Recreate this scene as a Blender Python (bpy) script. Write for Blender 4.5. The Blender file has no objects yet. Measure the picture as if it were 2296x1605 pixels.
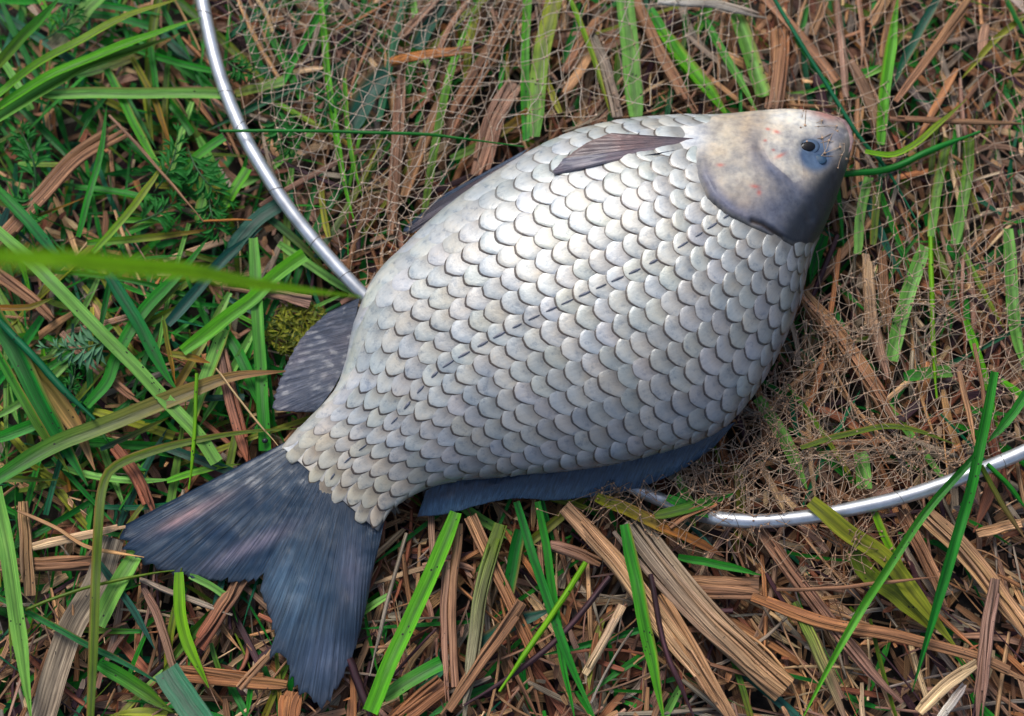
import bpy, math, random
import numpy as np
from mathutils import Vector, noise
from mathutils.bvhtree import BVHTree

random.seed(7); RNG = np.random.default_rng(7)
sc = bpy.context.scene
COL = sc.collection

# ---------------------------------------------------------------- camera, sky, sun, exposure
LENS, SENS, TILT, FRAME_W = 62.0, 36.0, math.radians(14), 0.40
DIST = FRAME_W * LENS / SENS
AIM = np.array([0.0, 0.0, 0.022])
CAM = AIM + DIST * np.array([0.0, -math.sin(TILT), math.cos(TILT)])
cam_d = bpy.data.cameras.new('camera'); cam = bpy.data.objects.new('camera', cam_d); COL.objects.link(cam)
cam.location = CAM; cam.rotation_euler = (TILT, 0, 0)
cam_d.lens = LENS; cam_d.sensor_width = SENS; cam_d.clip_start = 0.01; cam_d.clip_end = 200
cam_d.dof.use_dof = True; cam_d.dof.focus_distance = DIST - 0.009; cam_d.dof.aperture_fstop = 5.6
sc.camera = cam

SUN_EL, SUN_AZ = math.radians(52), math.radians(-22)      # azimuth from +Y, towards -X (upper left of the picture)
w = bpy.data.worlds.new('World'); sc.world = w; w.use_nodes = True
nt = w.node_tree; nt.nodes.clear()
wo = nt.nodes.new('ShaderNodeOutputWorld'); bg = nt.nodes.new('ShaderNodeBackground'); sky = nt.nodes.new('ShaderNodeTexSky')
sky.sky_type = 'NISHITA'; sky.sun_disc = False; sky.sun_elevation = SUN_EL; sky.sun_rotation = SUN_AZ
sky.air_density = 1.0; sky.dust_density = 2.6; sky.ozone_density = 1.0
bg.inputs['Strength'].default_value = 0.10
nt.links.new(sky.outputs[0], bg.inputs[0]); nt.links.new(bg.outputs[0], wo.inputs[0])
sun_d = bpy.data.lights.new('sun', 'SUN'); sun = bpy.data.objects.new('sun', sun_d); COL.objects.link(sun)
sun_d.energy = 1.5; sun_d.angle = math.radians(24); sun_d.color = (1.0, 0.985, 0.955)
sd = Vector((math.sin(SUN_AZ) * math.cos(SUN_EL), math.cos(SUN_AZ) * math.cos(SUN_EL), math.sin(SUN_EL)))
sun.rotation_euler = sd.to_track_quat('Z', 'Y').to_euler()
vs = sc.view_settings; vs.view_transform = 'Standard'; vs.look = 'None'; vs.exposure = 0.8; vs.gamma = 1; vs.use_curve_mapping = False
sc.cycles.max_bounces = 6; sc.cycles.transparent_max_bounces = 6

# ---------------------------------------------------------------- picture position (2295 x 1605 grid) + height -> point of the place
def P(u, v, z):
    u = np.asarray(u, float); v = np.asarray(v, float); z = np.asarray(z, float)
    k = SENS / LENS / 2295.0
    a = (u - 1147.5) * k; b = (802.5 - v) * k
    dx = a; dy = b * math.cos(TILT) + math.sin(TILT); dz = b * math.sin(TILT) - math.cos(TILT)
    t = (z - CAM[2]) / dz
    return np.stack([CAM[0] + t * dx, CAM[1] + t * dy, z + 0 * t], -1)
def UV(p):
    p = np.asarray(p, float) - CAM
    d = -(p[..., 2] * math.cos(TILT) - p[..., 1] * math.sin(TILT))
    y = p[..., 1] * math.cos(TILT) + p[..., 2] * math.sin(TILT)
    k = SENS / LENS / 2295.0
    return np.stack([p[..., 0] / d / k + 1147.5, 802.5 - y / d / k], -1)
PXM = FRAME_W / 2295.0                                     # metres per grid pixel near the fish

def spline(pts, n):
    p = np.asarray(pts, float)
    if len(p) == 2:
        t = np.linspace(0, 1, n)[:, None]; return p[0] * (1 - t) + p[1] * t
    d = np.r_[0, np.cumsum(np.linalg.norm(np.diff(p, axis=0), axis=1))]
    q = np.vstack([2 * p[0] - p[1], p, 2 * p[-1] - p[-2]])
    out = []
    for x in np.linspace(0, d[-1], n):
        i = min(max(np.searchsorted(d, x) - 1, 0), len(p) - 2)
        t = (x - d[i]) / max(d[i + 1] - d[i], 1e-9)
        a, b, c, e = q[i], q[i + 1], q[i + 2], q[i + 3]
        out.append(0.5 * (2 * b + (c - a) * t + (2 * a - 5 * b + 4 * c - e) * t * t + (3 * b - a - 3 * c + e) * t ** 3))
    return np.array(out)
def vn(x, y, z=0.0): return noise.noise(Vector((float(x), float(y), float(z))))
def sst(a, b, x):
    t = np.clip((np.asarray(x, float) - a) / (b - a), 0, 1); return t * t * (3 - 2 * t)

# ---------------------------------------------------------------- objects
def tag(o, label=None, cat=None, group=None, kind=None):
    if label: o['label'] = label
    if cat: o['category'] = cat
    if group: o['group'] = group
    if kind: o['kind'] = kind
    return o
def empty(name, loc, label, cat, group=None):
    o = bpy.data.objects.new(name, None); COL.objects.link(o); o.location = [float(c) for c in loc]
    o.empty_display_size = 0.01
    return tag(o, label, cat, group)
def mesh_obj(name, V, F, mat, parent=None, uv=None, col=None, smooth=True, uv2=None):
    """V verts (world), F list of quads/tris or (n,4)/(n,3) array; uv, uv2, col per vertex."""
    V = np.asarray(V, np.float64)
    me = bpy.data.meshes.new(name)
    org = np.zeros(3)
    if parent is None:
        org = np.array([V[:, 0].mean(), V[:, 1].mean(), V[:, 2].min()])
    elif parent is not None:
        org = np.array(WPOS.get(parent.name, (0, 0, 0)))
    Vl = V - org
    if isinstance(F, np.ndarray):
        nf, k = F.shape
        me.vertices.add(len(V)); me.vertices.foreach_set('co', Vl.astype(np.float32).ravel())
        me.loops.add(nf * k); me.loops.foreach_set('vertex_index', F.astype(np.int32).ravel())
        me.polygons.add(nf); me.polygons.foreach_set('loop_start', np.arange(0, nf * k, k, dtype=np.int32))
        me.update(calc_edges=True)
    else:
        me.from_pydata([tuple(x) for x in Vl], [], [tuple(f) for f in F]); me.update()
    idx = np.empty(len(me.loops), np.int32); me.loops.foreach_get('vertex_index', idx)
    for nm, arr in (('UVMap', uv), ('body', uv2)):
        if arr is not None:
            l = me.uv_layers.new(name=nm); l.data.foreach_set('uv', np.asarray(arr, np.float32)[idx].ravel())
    if col is not None:
        c = np.asarray(col, np.float32)
        if c.shape[1] == 3: c = np.hstack([c, np.ones((len(c), 1), np.float32)])
        a = me.color_attributes.new('Col', 'FLOAT_COLOR', 'POINT'); a.data.foreach_set('color', c.ravel())
    if smooth: me.polygons.foreach_set('use_smooth', np.ones(len(me.polygons), bool))
    if mat: me.materials.append(mat)
    o = bpy.data.objects.new(name, me); COL.objects.link(o)
    if parent is not None: o.parent = parent; WPOS[o.name] = WPOS.get(parent.name, (0, 0, 0))
    else: o.location = [float(c) for c in org]; WPOS[o.name] = tuple(org)
    return o
WPOS = {}
def thing(name, loc, label, cat, group=None):
    o = empty(name, loc, label, cat, group); WPOS[o.name] = tuple(float(c) for c in loc); return o

# ---------------------------------------------------------------- materials
def mat(name):
    m = bpy.data.materials.new(name); m.use_nodes = True
    n = m.node_tree.nodes; n.clear()
    out = n.new('ShaderNodeOutputMaterial'); b = n.new('ShaderNodeBsdfPrincipled')
    m.node_tree.links.new(b.outputs[0], out.inputs[0])
    return m, m.node_tree, b, out
def N(t, kind, **kw):
    n = t.nodes.new(kind)
    for k, v in kw.items():
        if hasattr(n, k): setattr(n, k, v)
        else: n.inputs[k.replace('_', ' ')].default_value = v
    return n
def ramp(t, fac, stops):
    r = t.nodes.new('ShaderNodeValToRGB'); e = r.color_ramp.elements
    while len(e) < len(stops): e.new(0.5)
    for i, (p, c) in enumerate(stops):
        e[i].position = p; e[i].color = (*c, 1) if len(c) == 3 else c
    t.links.new(fac, r.inputs[0]); return r.outputs[0]
def mul(t, a, b, blend='MULTIPLY', fac=1.0):
    m = t.nodes.new('ShaderNodeMix'); m.data_type = 'RGBA'; m.blend_type = blend
    if isinstance(fac, float): m.inputs[0].default_value = fac
    else: t.links.new(fac, m.inputs[0])
    for s, i in ((a, 6), (b, 7)):
        if isinstance(s, tuple): m.inputs[i].default_value = (*s, 1)
        else: t.links.new(s, m.inputs[i])
    return m.outputs[2]
def scaled_uv(t, sx, sy, layer='UVMap'):
    u = t.nodes.new('ShaderNodeUVMap'); u.uv_map = layer
    m = t.nodes.new('ShaderNodeVectorMath'); m.operation = 'MULTIPLY'; m.inputs[1].default_value = (sx, sy, 1)
    t.links.new(u.outputs[0], m.inputs[0]); return m.outputs[0]
def bump(t, b, h, dist, strength=1.0):
    n = t.nodes.new('ShaderNodeBump'); n.inputs['Distance'].default_value = dist; n.inputs['Strength'].default_value = strength
    t.links.new(h, n.inputs['Height']); t.links.new(n.outputs[0], b.inputs['Normal'])

def leaf_material(name, fibre, trans, rough, spots, spec=0.5):
    m, t, b, out = mat(name)
    vc = N(t, 'ShaderNodeVertexColor', layer_name='Col')
    st = N(t, 'ShaderNodeTexNoise', Scale=1.0, Detail=3.0, Roughness=0.6); t.links.new(scaled_uv(t, fibre, 34), st.inputs['Vector'])
    c = mul(t, vc.outputs[0], ramp(t, st.outputs['Fac'], spots['streak']))
    s2 = N(t, 'ShaderNodeTexNoise', Scale=1.0, Detail=2.0, Roughness=0.5); t.links.new(scaled_uv(t, fibre * 3.1, 22), s2.inputs['Vector'])
    c = mul(t, c, ramp(t, s2.outputs['Fac'], spots['fine']))
    bl = N(t, 'ShaderNodeTexNoise', Scale=1.0, Detail=4.0, Roughness=0.65); t.links.new(scaled_uv(t, 1.6, 55), bl.inputs['Vector'])
    c = mul(t, c, ramp(t, bl.outputs['Fac'], spots['blotch']))
    vo = N(t, 'ShaderNodeTexVoronoi', Scale=1.0); t.links.new(scaled_uv(t, 2.6, 330), vo.inputs['Vector'])
    bl2 = N(t, 'ShaderNodeTexNoise', Scale=60.0, Detail=1.0)
    tc = N(t, 'ShaderNodeTexCoord'); t.links.new(tc.outputs['Object'], bl2.inputs['Vector'])
    sp = N(t, 'ShaderNodeMath', operation='LESS_THAN'); t.links.new(vo.outputs['Distance'], sp.inputs[0]); sp.inputs[1].default_value = spots['dot']
    gate = N(t, 'ShaderNodeMath', operation='GREATER_THAN'); t.links.new(bl2.outputs['Fac'], gate.inputs[0]); gate.inputs[1].default_value = 0.55
    g2 = N(t, 'ShaderNodeMath', operation='MULTIPLY'); t.links.new(sp.outputs[0], g2.inputs[0]); t.links.new(gate.outputs[0], g2.inputs[1])
    c = mul(t, c, spots['dotcol'], 'MIX', g2.outputs[0])
    t.links.new(c, b.inputs['Base Color'])
    b.inputs['Roughness'].default_value = rough; b.inputs['Specular IOR Level'].default_value = spec
    bump(t, b, st.outputs['Fac'], 0.0004, 0.7)
    if trans:
        tr = N(t, 'ShaderNodeBsdfTranslucent'); t.links.new(c, tr.inputs['Color'])
        mx = N(t, 'ShaderNodeMixShader'); mx.inputs[0].default_value = trans
        t.links.new(b.outputs[0], mx.inputs[1]); t.links.new(tr.outputs[0], mx.inputs[2]); t.links.new(mx.outputs[0], out.inputs[0])
    return m
M = {}
M['leaf'] = leaf_material('grass leaf', 9, 0.25, 0.42, dict(
    streak=[(0.25, (0.5, 0.58, 0.5)), (0.5, (0.97, 0.97, 0.9)), (0.75, (1.4, 1.25, 1.3))],
    fine=[(0.36, (0.72, 0.76, 0.7)), (0.5, (1, 1, 1)), (0.64, (1.22, 1.16, 1.1))],
    blotch=[(0.3, (0.72, 0.74, 0.7)), (0.55, (1, 1, 1)), (0.78, (1.25, 1.12, 1.0))], dot=0.16, dotcol=(0.018, 0.014, 0.01)), 0.28)
M['straw'] = leaf_material('dry straw', 10, 0.06, 0.6, dict(
    streak=[(0.32, (0.28, 0.24, 0.22)), (0.48, (0.88, 0.86, 0.84)), (0.68, (1.6, 1.6, 1.6))],
    fine=[(0.36, (0.45, 0.40, 0.37)), (0.5, (1, 1, 1)), (0.64, (1.45, 1.42, 1.38))],
    blotch=[(0.25, (0.55, 0.5, 0.48)), (0.5, (1, 0.97, 0.95)), (0.8, (1.35, 1.35, 1.35))], dot=0.13, dotcol=(0.03, 0.022, 0.018)), 0.35)

def simple(name, base, rough, metal=0.0, nscale=120, var=0.35, coat=0.0, bumpd=0.0003, spec=0.5):
    m, t, b, out = mat(name)
    tc = N(t, 'ShaderNodeTexCoord'); no = N(t, 'ShaderNodeTexNoise', Scale=nscale, Detail=4.0, Roughness=0.6)
    t.links.new(tc.outputs['Object'], no.inputs['Vector'])
    lo = tuple(c * (1 - var) for c in base); hi = tuple(min(1, c * (1 + var)) for c in base)
    t.links.new(ramp(t, no.outputs['Fac'], [(0.3, lo), (0.7, hi)]), b.inputs['Base Color'])
    b.inputs['Roughness'].default_value = rough; b.inputs['Metallic'].default_value = metal
    b.inputs['Coat Weight'].default_value = coat; b.inputs['Specular IOR Level'].default_value = spec
    bump(t, b, no.outputs['Fac'], bumpd, 0.6)
    return m
M['metal'] = simple('brushed aluminium', (0.53, 0.54, 0.55), 0.42, 0.8, 130, 0.22, bumpd=0.0001)
M['moss'] = simple('moss', (0.12, 0.13, 0.012), 0.6, 0, 400, 0.5)
M['weed'] = simple('weed leaf', (0.008, 0.10, 0.010), 0.6, 0, 300, 0.4, spec=0.15)
M['weedpale'] = simple('pale weed leaf', (0.06, 0.16, 0.075), 0.6, 0, 300, 0.3, spec=0.2)
M['seed'] = simple('black seed', (0.012, 0.012, 0.014), 0.3, 0, 300, 0.3)
M['twine'] = None
m, t, b, out = mat('net twine')
vc = N(t, 'ShaderNodeVertexColor', layer_name='Col'); t.links.new(vc.outputs[0], b.inputs['Base Color']); b.inputs['Roughness'].default_value = 0.45
M['twine'] = m
m, t, b, out = mat('soil')
tc = N(t, 'ShaderNodeTexCoord'); n1 = N(t, 'ShaderNodeTexNoise', Scale=70.0, Detail=8.0, Roughness=0.7); t.links.new(tc.outputs['Object'], n1.inputs['Vector'])
t.links.new(ramp(t, n1.outputs['Fac'], [(0.3, (0.008, 0.006, 0.004)), (0.55, (0.03, 0.022, 0.015)), (0.75, (0.07, 0.05, 0.033))]), b.inputs['Base Color'])
b.inputs['Roughness'].default_value = 0.9; bump(t, b, n1.outputs['Fac'], 0.004)
M['soil'] = m

# fish skin: pigment, plus painted shade on the head, in 'Col'; wet sheen
m, t, b, out = mat('fish skin')
vc = N(t, 'ShaderNodeVertexColor', layer_name='Col')
tc = N(t, 'ShaderNodeTexCoord'); n1 = N(t, 'ShaderNodeTexNoise', Scale=260.0, Detail=5.0, Roughness=0.65); t.links.new(tc.outputs['Object'], n1.inputs['Vector'])
n2 = N(t, 'ShaderNodeTexNoise', Scale=85.0, Detail=6.0, Roughness=0.65); t.links.new(tc.outputs['Object'], n2.inputs['Vector'])
c = mul(t, vc.outputs[0], ramp(t, n1.outputs['Fac'], [(0.3, (0.7, 0.7, 0.74)), (0.5, (1, 1, 1)), (0.7, (1.2, 1.15, 1.08))]))
c = mul(t, c, ramp(t, n2.outputs['Fac'], [(0.32, (0.58, 0.62, 0.72)), (0.5, (1.0, 1.0, 1.0)), (0.7, (1.25, 1.15, 1.02))]))
t.links.new(c, b.inputs['Base Color']); b.inputs['Roughness'].default_value = 0.5; b.inputs['Coat Weight'].default_value = 0.12
b.inputs['Coat Roughness'].default_value = 0.25; b.inputs['Specular IOR Level'].default_value = 0.3
bump(t, b, n1.outputs['Fac'], 0.0006, 0.5); M['skin'] = m

# scales: u across, v from the free edge (0) to the root (1); 'body' = (along the fish, belly 0 .. back 1)
m, t, b, out = mat('fish scale')
vc = N(t, 'ShaderNodeVertexColor', layer_name='Col')
su = N(t, 'ShaderNodeUVMap', uv_map='UVMap'); sx = N(t, 'ShaderNodeSeparateXYZ'); t.links.new(su.outputs[0], sx.inputs[0])
rim = ramp(t, sx.outputs['Y'], [(0.0, (0.13, 0.10, 0.085)), (0.052, (0.21, 0.16, 0.13)), (0.074, (1.04, 1.02, 1.0)), (0.09, (1.04, 1.03, 1.02)), (0.17, (1.02, 1.02, 1.02)), (0.28, (0.98, 0.97, 0.96)), (0.38, (0.86, 0.83, 0.80)), (0.55, (0.55, 0.50, 0.46))])  # dark free-edge band: margin pigment plus shade under the lifted edge, in colour
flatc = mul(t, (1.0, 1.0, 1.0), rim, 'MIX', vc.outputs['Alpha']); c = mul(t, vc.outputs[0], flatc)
st = N(t, 'ShaderNodeTexNoise', Scale=1.0, Detail=3.0, Roughness=0.6)
rd = N(t, 'ShaderNodeUVMap', uv_map='body'); ad = N(t, 'ShaderNodeVectorMath', operation='MULTIPLY_ADD')
ad.inputs[1].default_value = (300, 300, 0); t.links.new(rd.outputs[0], ad.inputs[0]); t.links.new(scaled_uv(t, 14, 1.5), ad.inputs[2])
t.links.new(ad.outputs[0], st.inputs['Vector'])
c = mul(t, c, ramp(t, st.outputs['Fac'], [(0.3, (0.92, 0.92, 0.92)), (0.5, (1, 1, 1)), (0.7, (1.05, 1.05, 1.05))]))
tc = N(t, 'ShaderNodeTexCoord'); n2 = N(t, 'ShaderNodeTexNoise', Scale=330.0, Detail=5.0, Roughness=0.7); t.links.new(tc.outputs['Object'], n2.inputs['Vector'])
c = mul(t, c, ramp(t, n2.outputs['Fac'], [(0.3, (0.55, 0.60, 0.68)), (0.46, (0.97, 0.97, 0.97)), (0.6, (1, 1, 1)), (0.72, (1.14, 1.08, 1.0))]))
n3 = N(t, 'ShaderNodeTexNoise', Scale=110.0, Detail=3.0, Roughness=0.6); t.links.new(tc.outputs['Object'], n3.inputs['Vector'])
c = mul(t, c, ramp(t, n3.outputs['Fac'], [(0.3, (0.76, 0.82, 0.88)), (0.5, (1, 1, 1)), (0.7, (1.1, 1.04, 0.96))]))
t.links.new(c, b.inputs['Base Color']); b.inputs['Metallic'].default_value = 0.12; b.inputs['Roughness'].default_value = 0.38
b.inputs['Coat Weight'].default_value = 0.3; b.inputs['Coat Roughness'].default_value = 0.2
bump(t, b, n2.outputs['Fac'], 0.0004, 0.5); M['scale'] = m

# fins: u across the rays, v root to tip
m, t, b, out = mat('fin membrane')
vc = N(t, 'ShaderNodeVertexColor', layer_name='Col')
st = N(t, 'ShaderNodeTexNoise', Scale=1.0, Detail=4.0, Roughness=0.65); t.links.new(scaled_uv(t, 150, 2.2), st.inputs['Vector'])
c = mul(t, vc.outputs[0], ramp(t, st.outputs['Fac'], [(0.3, (0.3, 0.3, 0.33)), (0.5, (1, 1, 1)), (0.7, (1.9, 1.8, 1.75))]))
tc = N(t, 'ShaderNodeTexCoord'); n2 = N(t, 'ShaderNodeTexNoise', Scale=55.0, Detail=5.0, Roughness=0.65); t.links.new(tc.outputs['Object'], n2.inputs['Vector'])
c = mul(t, c, ramp(t, n2.outputs['Fac'], [(0.3, (0.6, 0.72, 0.85)), (0.5, (1, 1, 1)), (0.68, (1.3, 1.05, 0.98))]))
t.links.new(c, b.inputs['Base Color']); b.inputs['Roughness'].default_value = 0.36; b.inputs['Coat Weight'].default_value = 0.2; b.inputs['Coat Roughness'].default_value = 0.18
bump(t, b, st.outputs['Fac'], 0.0009, 0.7); M['fin'] = m
m, t, b, out = mat('eye'); b.inputs['Base Color'].default_value = (0.03, 0.085, 0.14, 1); b.inputs['Roughness'].default_value = 0.3; b.inputs['Coat Weight'].default_value = 0.2
tc = N(t, 'ShaderNodeTexCoord'); n2 = N(t, 'ShaderNodeTexNoise', Scale=200.0, Detail=3.0); t.links.new(tc.outputs['Object'], n2.inputs['Vector'])
t.links.new(ramp(t, n2.outputs['Fac'], [(0.3, (0.03, 0.055, 0.10)), (0.7, (0.09, 0.14, 0.21))]), b.inputs['Base Color']); M['eye'] = m
M['pupil'] = simple('pupil', (0.015, 0.05, 0.095), 0.4, 0, 200, 0.3, coat=0.2)
M['hole'] = simple('dark cavity', (0.004, 0.004, 0.005), 0.2, 0, 200, 0.3, spec=0.25)

# ================================================================ the ground
def ground():
    ax = np.r_[-8, -4, -2, -1.2, np.linspace(-0.8, 0.8, 120), 1.2, 2, 4, 8]
    X, Y = np.meshgrid(ax, ax, indexing='ij')
    Z = np.array([[0.004 * vn(x * 14, y * 14) + 0.002 * vn(x * 60, y * 60, 3) for y in ax] for x in ax]) - 0.015
    n = len(ax); V = np.stack([X, Y, Z], -1).reshape(-1, 3)
    i, j = np.meshgrid(np.arange(n - 1), np.arange(n - 1), indexing='ij'); a = (i * n + j).ravel()
    o = mesh_obj('ground', V, np.stack([a, a + n, a + n + 1, a + 1], -1), M['soil']); tag(o, 'dark damp soil under the litter', None, None, 'structure')
ground()

# ================================================================ the fish
ST = np.array([  # belly edge, back edge (grid px), from the tail root to the snout
 (632,1002,848,1192),(660,968,866,1158),(695,935,895,1128),(728,902,935,1105),(757,862,985,1085),(778,800,1040,1076),
 (795,720,1100,1070),(840,620,1170,1064),(905,550,1245,1057),(975,484,1320,1048),(1055,422,1400,1035),(1135,370,1480,1015),
 (1215,324,1555,992),(1295,291,1625,955),(1375,272,1682,893),(1450,262,1728,820),(1520,258,1765,745),(1585,258,1793,670),
 (1645,253,1808,605),(1705,247,1826,553),(1765,244,1848,508),(1820,248,1870,455),(1865,260,1888,405),(1892,282,1902,360),(1906,312,1909,330)], float)
NS = len(ST) - 1
HT = np.interp(np.arange(NS + 1), [0, 3, 6, 10, 14, 18, 20, 22, 23, 24], [4, 7.5, 13.5, 20.5, 23, 22, 19.5, 13, 8.5, 3]) * 1e-3
ZC = np.interp(np.arange(NS + 1), [0, 3, 6, 10, 14, 18, 21, 24], [16, 18, 22, 28, 31, 30, 27, 24]) * 1e-3
def cr(arr, s):
    s = np.clip(np.asarray(s, float), 0, NS); i = np.clip(s.astype(int), 0, NS - 1); t = s - i
    if arr.ndim == 2: t = t[..., None]
    g = lambda k: arr[np.clip(i + k, 0, NS)]
    a, b, c, d = g(-1), g(0), g(1), g(2)
    return 0.5 * (2 * b + (c - a) * t + (2 * a - 5 * b + 4 * c - d) * t * t + (3 * b - a - 3 * c + d) * t ** 3)
def body_px(s, th):
    e = cr(ST, s); f = (1 - np.cos(th)) / 2
    px = e[..., :2] * (1 - f[..., None]) + e[..., 2:] * f[..., None]
    # rounded root of the tail
    return px
def body(s, th):
    s = np.asarray(s, float); th = np.asarray(th, float)
    px = body_px(s, th); sn = np.sin(th)
    z = cr(ZC, s) + cr(HT, s) * np.sign(sn) * np.abs(sn) ** 0.82
    return P(px[..., 0], px[..., 1], z)
def seg_dist(px, line):
    line = np.asarray(line, float); best = np.full(px.shape[:-1], 1e9); sgn = np.zeros(px.shape[:-1])
    for a, b in zip(line[:-1], line[1:]):
        d = b - a; t = np.clip(((px - a) @ d) / (d @ d), 0, 1); q = a + t[..., None] * d
        r = np.linalg.norm(px - q, axis=-1); c = d[0] * (px[..., 1] - a[1]) - d[1] * (px[..., 0] - a[0])
        m = r < best - 1e-6; best = np.where(m, r, best); sgn = np.where(m, np.sign(c), sgn)
    return best, sgn
def gau(px, x, y, rx, ry=None, rot=0.0):
    ry = ry or rx; dx = px[..., 0] - x; dy = px[..., 1] - y; c, s = math.cos(rot), math.sin(rot)
    return np.exp(-(((dx * c + dy * s) / rx) ** 2 + ((-dx * s + dy * c) / ry) ** 2))
def inpoly(px, poly):
    x, y = px[..., 0], px[..., 1]; r = np.zeros(x.shape, bool); n = len(poly)
    for i in range(n):
        x1, y1 = poly[i]; x2, y2 = poly[(i + 1) % n]
        if y1 == y2: continue
        r ^= ((y1 > y) != (y2 > y)) & (x < (x2 - x1) * (y - y1) / (y2 - y1) + x1)
    return r
OPER = [(1625,225),(1592,262),(1570,300),(1560,350),(1566,400),(1588,447),(1630,483),(1682,508),(1742,534),(1775,548),(1815,552),(1860,556)]
PRE = [(1712,252),(1702,290),(1700,330),(1716,366),(1738,392),(1775,420),(1806,452),(1815,490)]
HEADPOLY = OPER + [(2000, 556), (2000, 200), (1625, 200)]
SLIT = [(1684,498),(1708,506),(1731,520),(1748,535)]
EYE = (1824, 346)
def head_bump(px):
    d, s = seg_dist(px, OPER); inside = inpoly(px, HEADPOLY); sd_ = np.where(inside, d, -d)
    lw = 0.12 + 0.88 * sst(300, 430, px[..., 1]) * sst(1800, 1740, px[..., 0])
    g = 1.7 * lw * sst(-8, 13, sd_) + 0.5 * sst(-30, 30, sd_) - 0.9 * lw * np.exp(-((sd_ + 6) / 6.0) ** 2) + 0.35 * lw * np.exp(-((sd_ - 10) / 7.0) ** 2)
    g += inside * (1.3 * gau(px, 1655, 395, 75, 95, 0.5) + 0.3 * gau(px, 1755, 320, 55, 70) + 1.0 * gau(px, 1880, 300, 22, 28))
    dp, _ = seg_dist(px, PRE); g += inside * (-0.6 * np.exp(-(dp / 9.0) ** 2) + 0.15 * np.exp(-((dp - 20) / 10.0) ** 2))
    dr = np.hypot((px[..., 0] - EYE[0]), (px[..., 1] - EYE[1]) * 0.9)
    g += 0.25 * np.exp(-((dr - 50) / 14.0) ** 2) - 1.1 * np.exp(-(dr / 38.0) ** 2)
    g += -3.2 * gau(px, 1808, 325, 12, 9) - 0.8 * gau(px, 1862, 318, 8, 12)
    ds, _ = seg_dist(px, SLIT); g += -1.6 * np.exp(-(ds / 6.0) ** 2)
    g += -0.9 * np.exp(-(seg_dist(px, [(1800, 262), (1850, 278), (1892, 300)])[0] / 5.0) ** 2)      # line of the jaw
    g += 0.7 * gau(px, 1838, 262, 40, 9, 0.2)
    return g * 1e-3
def mixc(a, b, f):
    f = np.clip(f, 0, 1)[..., None]; return a * (1 - f) + np.asarray(b) * f
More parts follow.
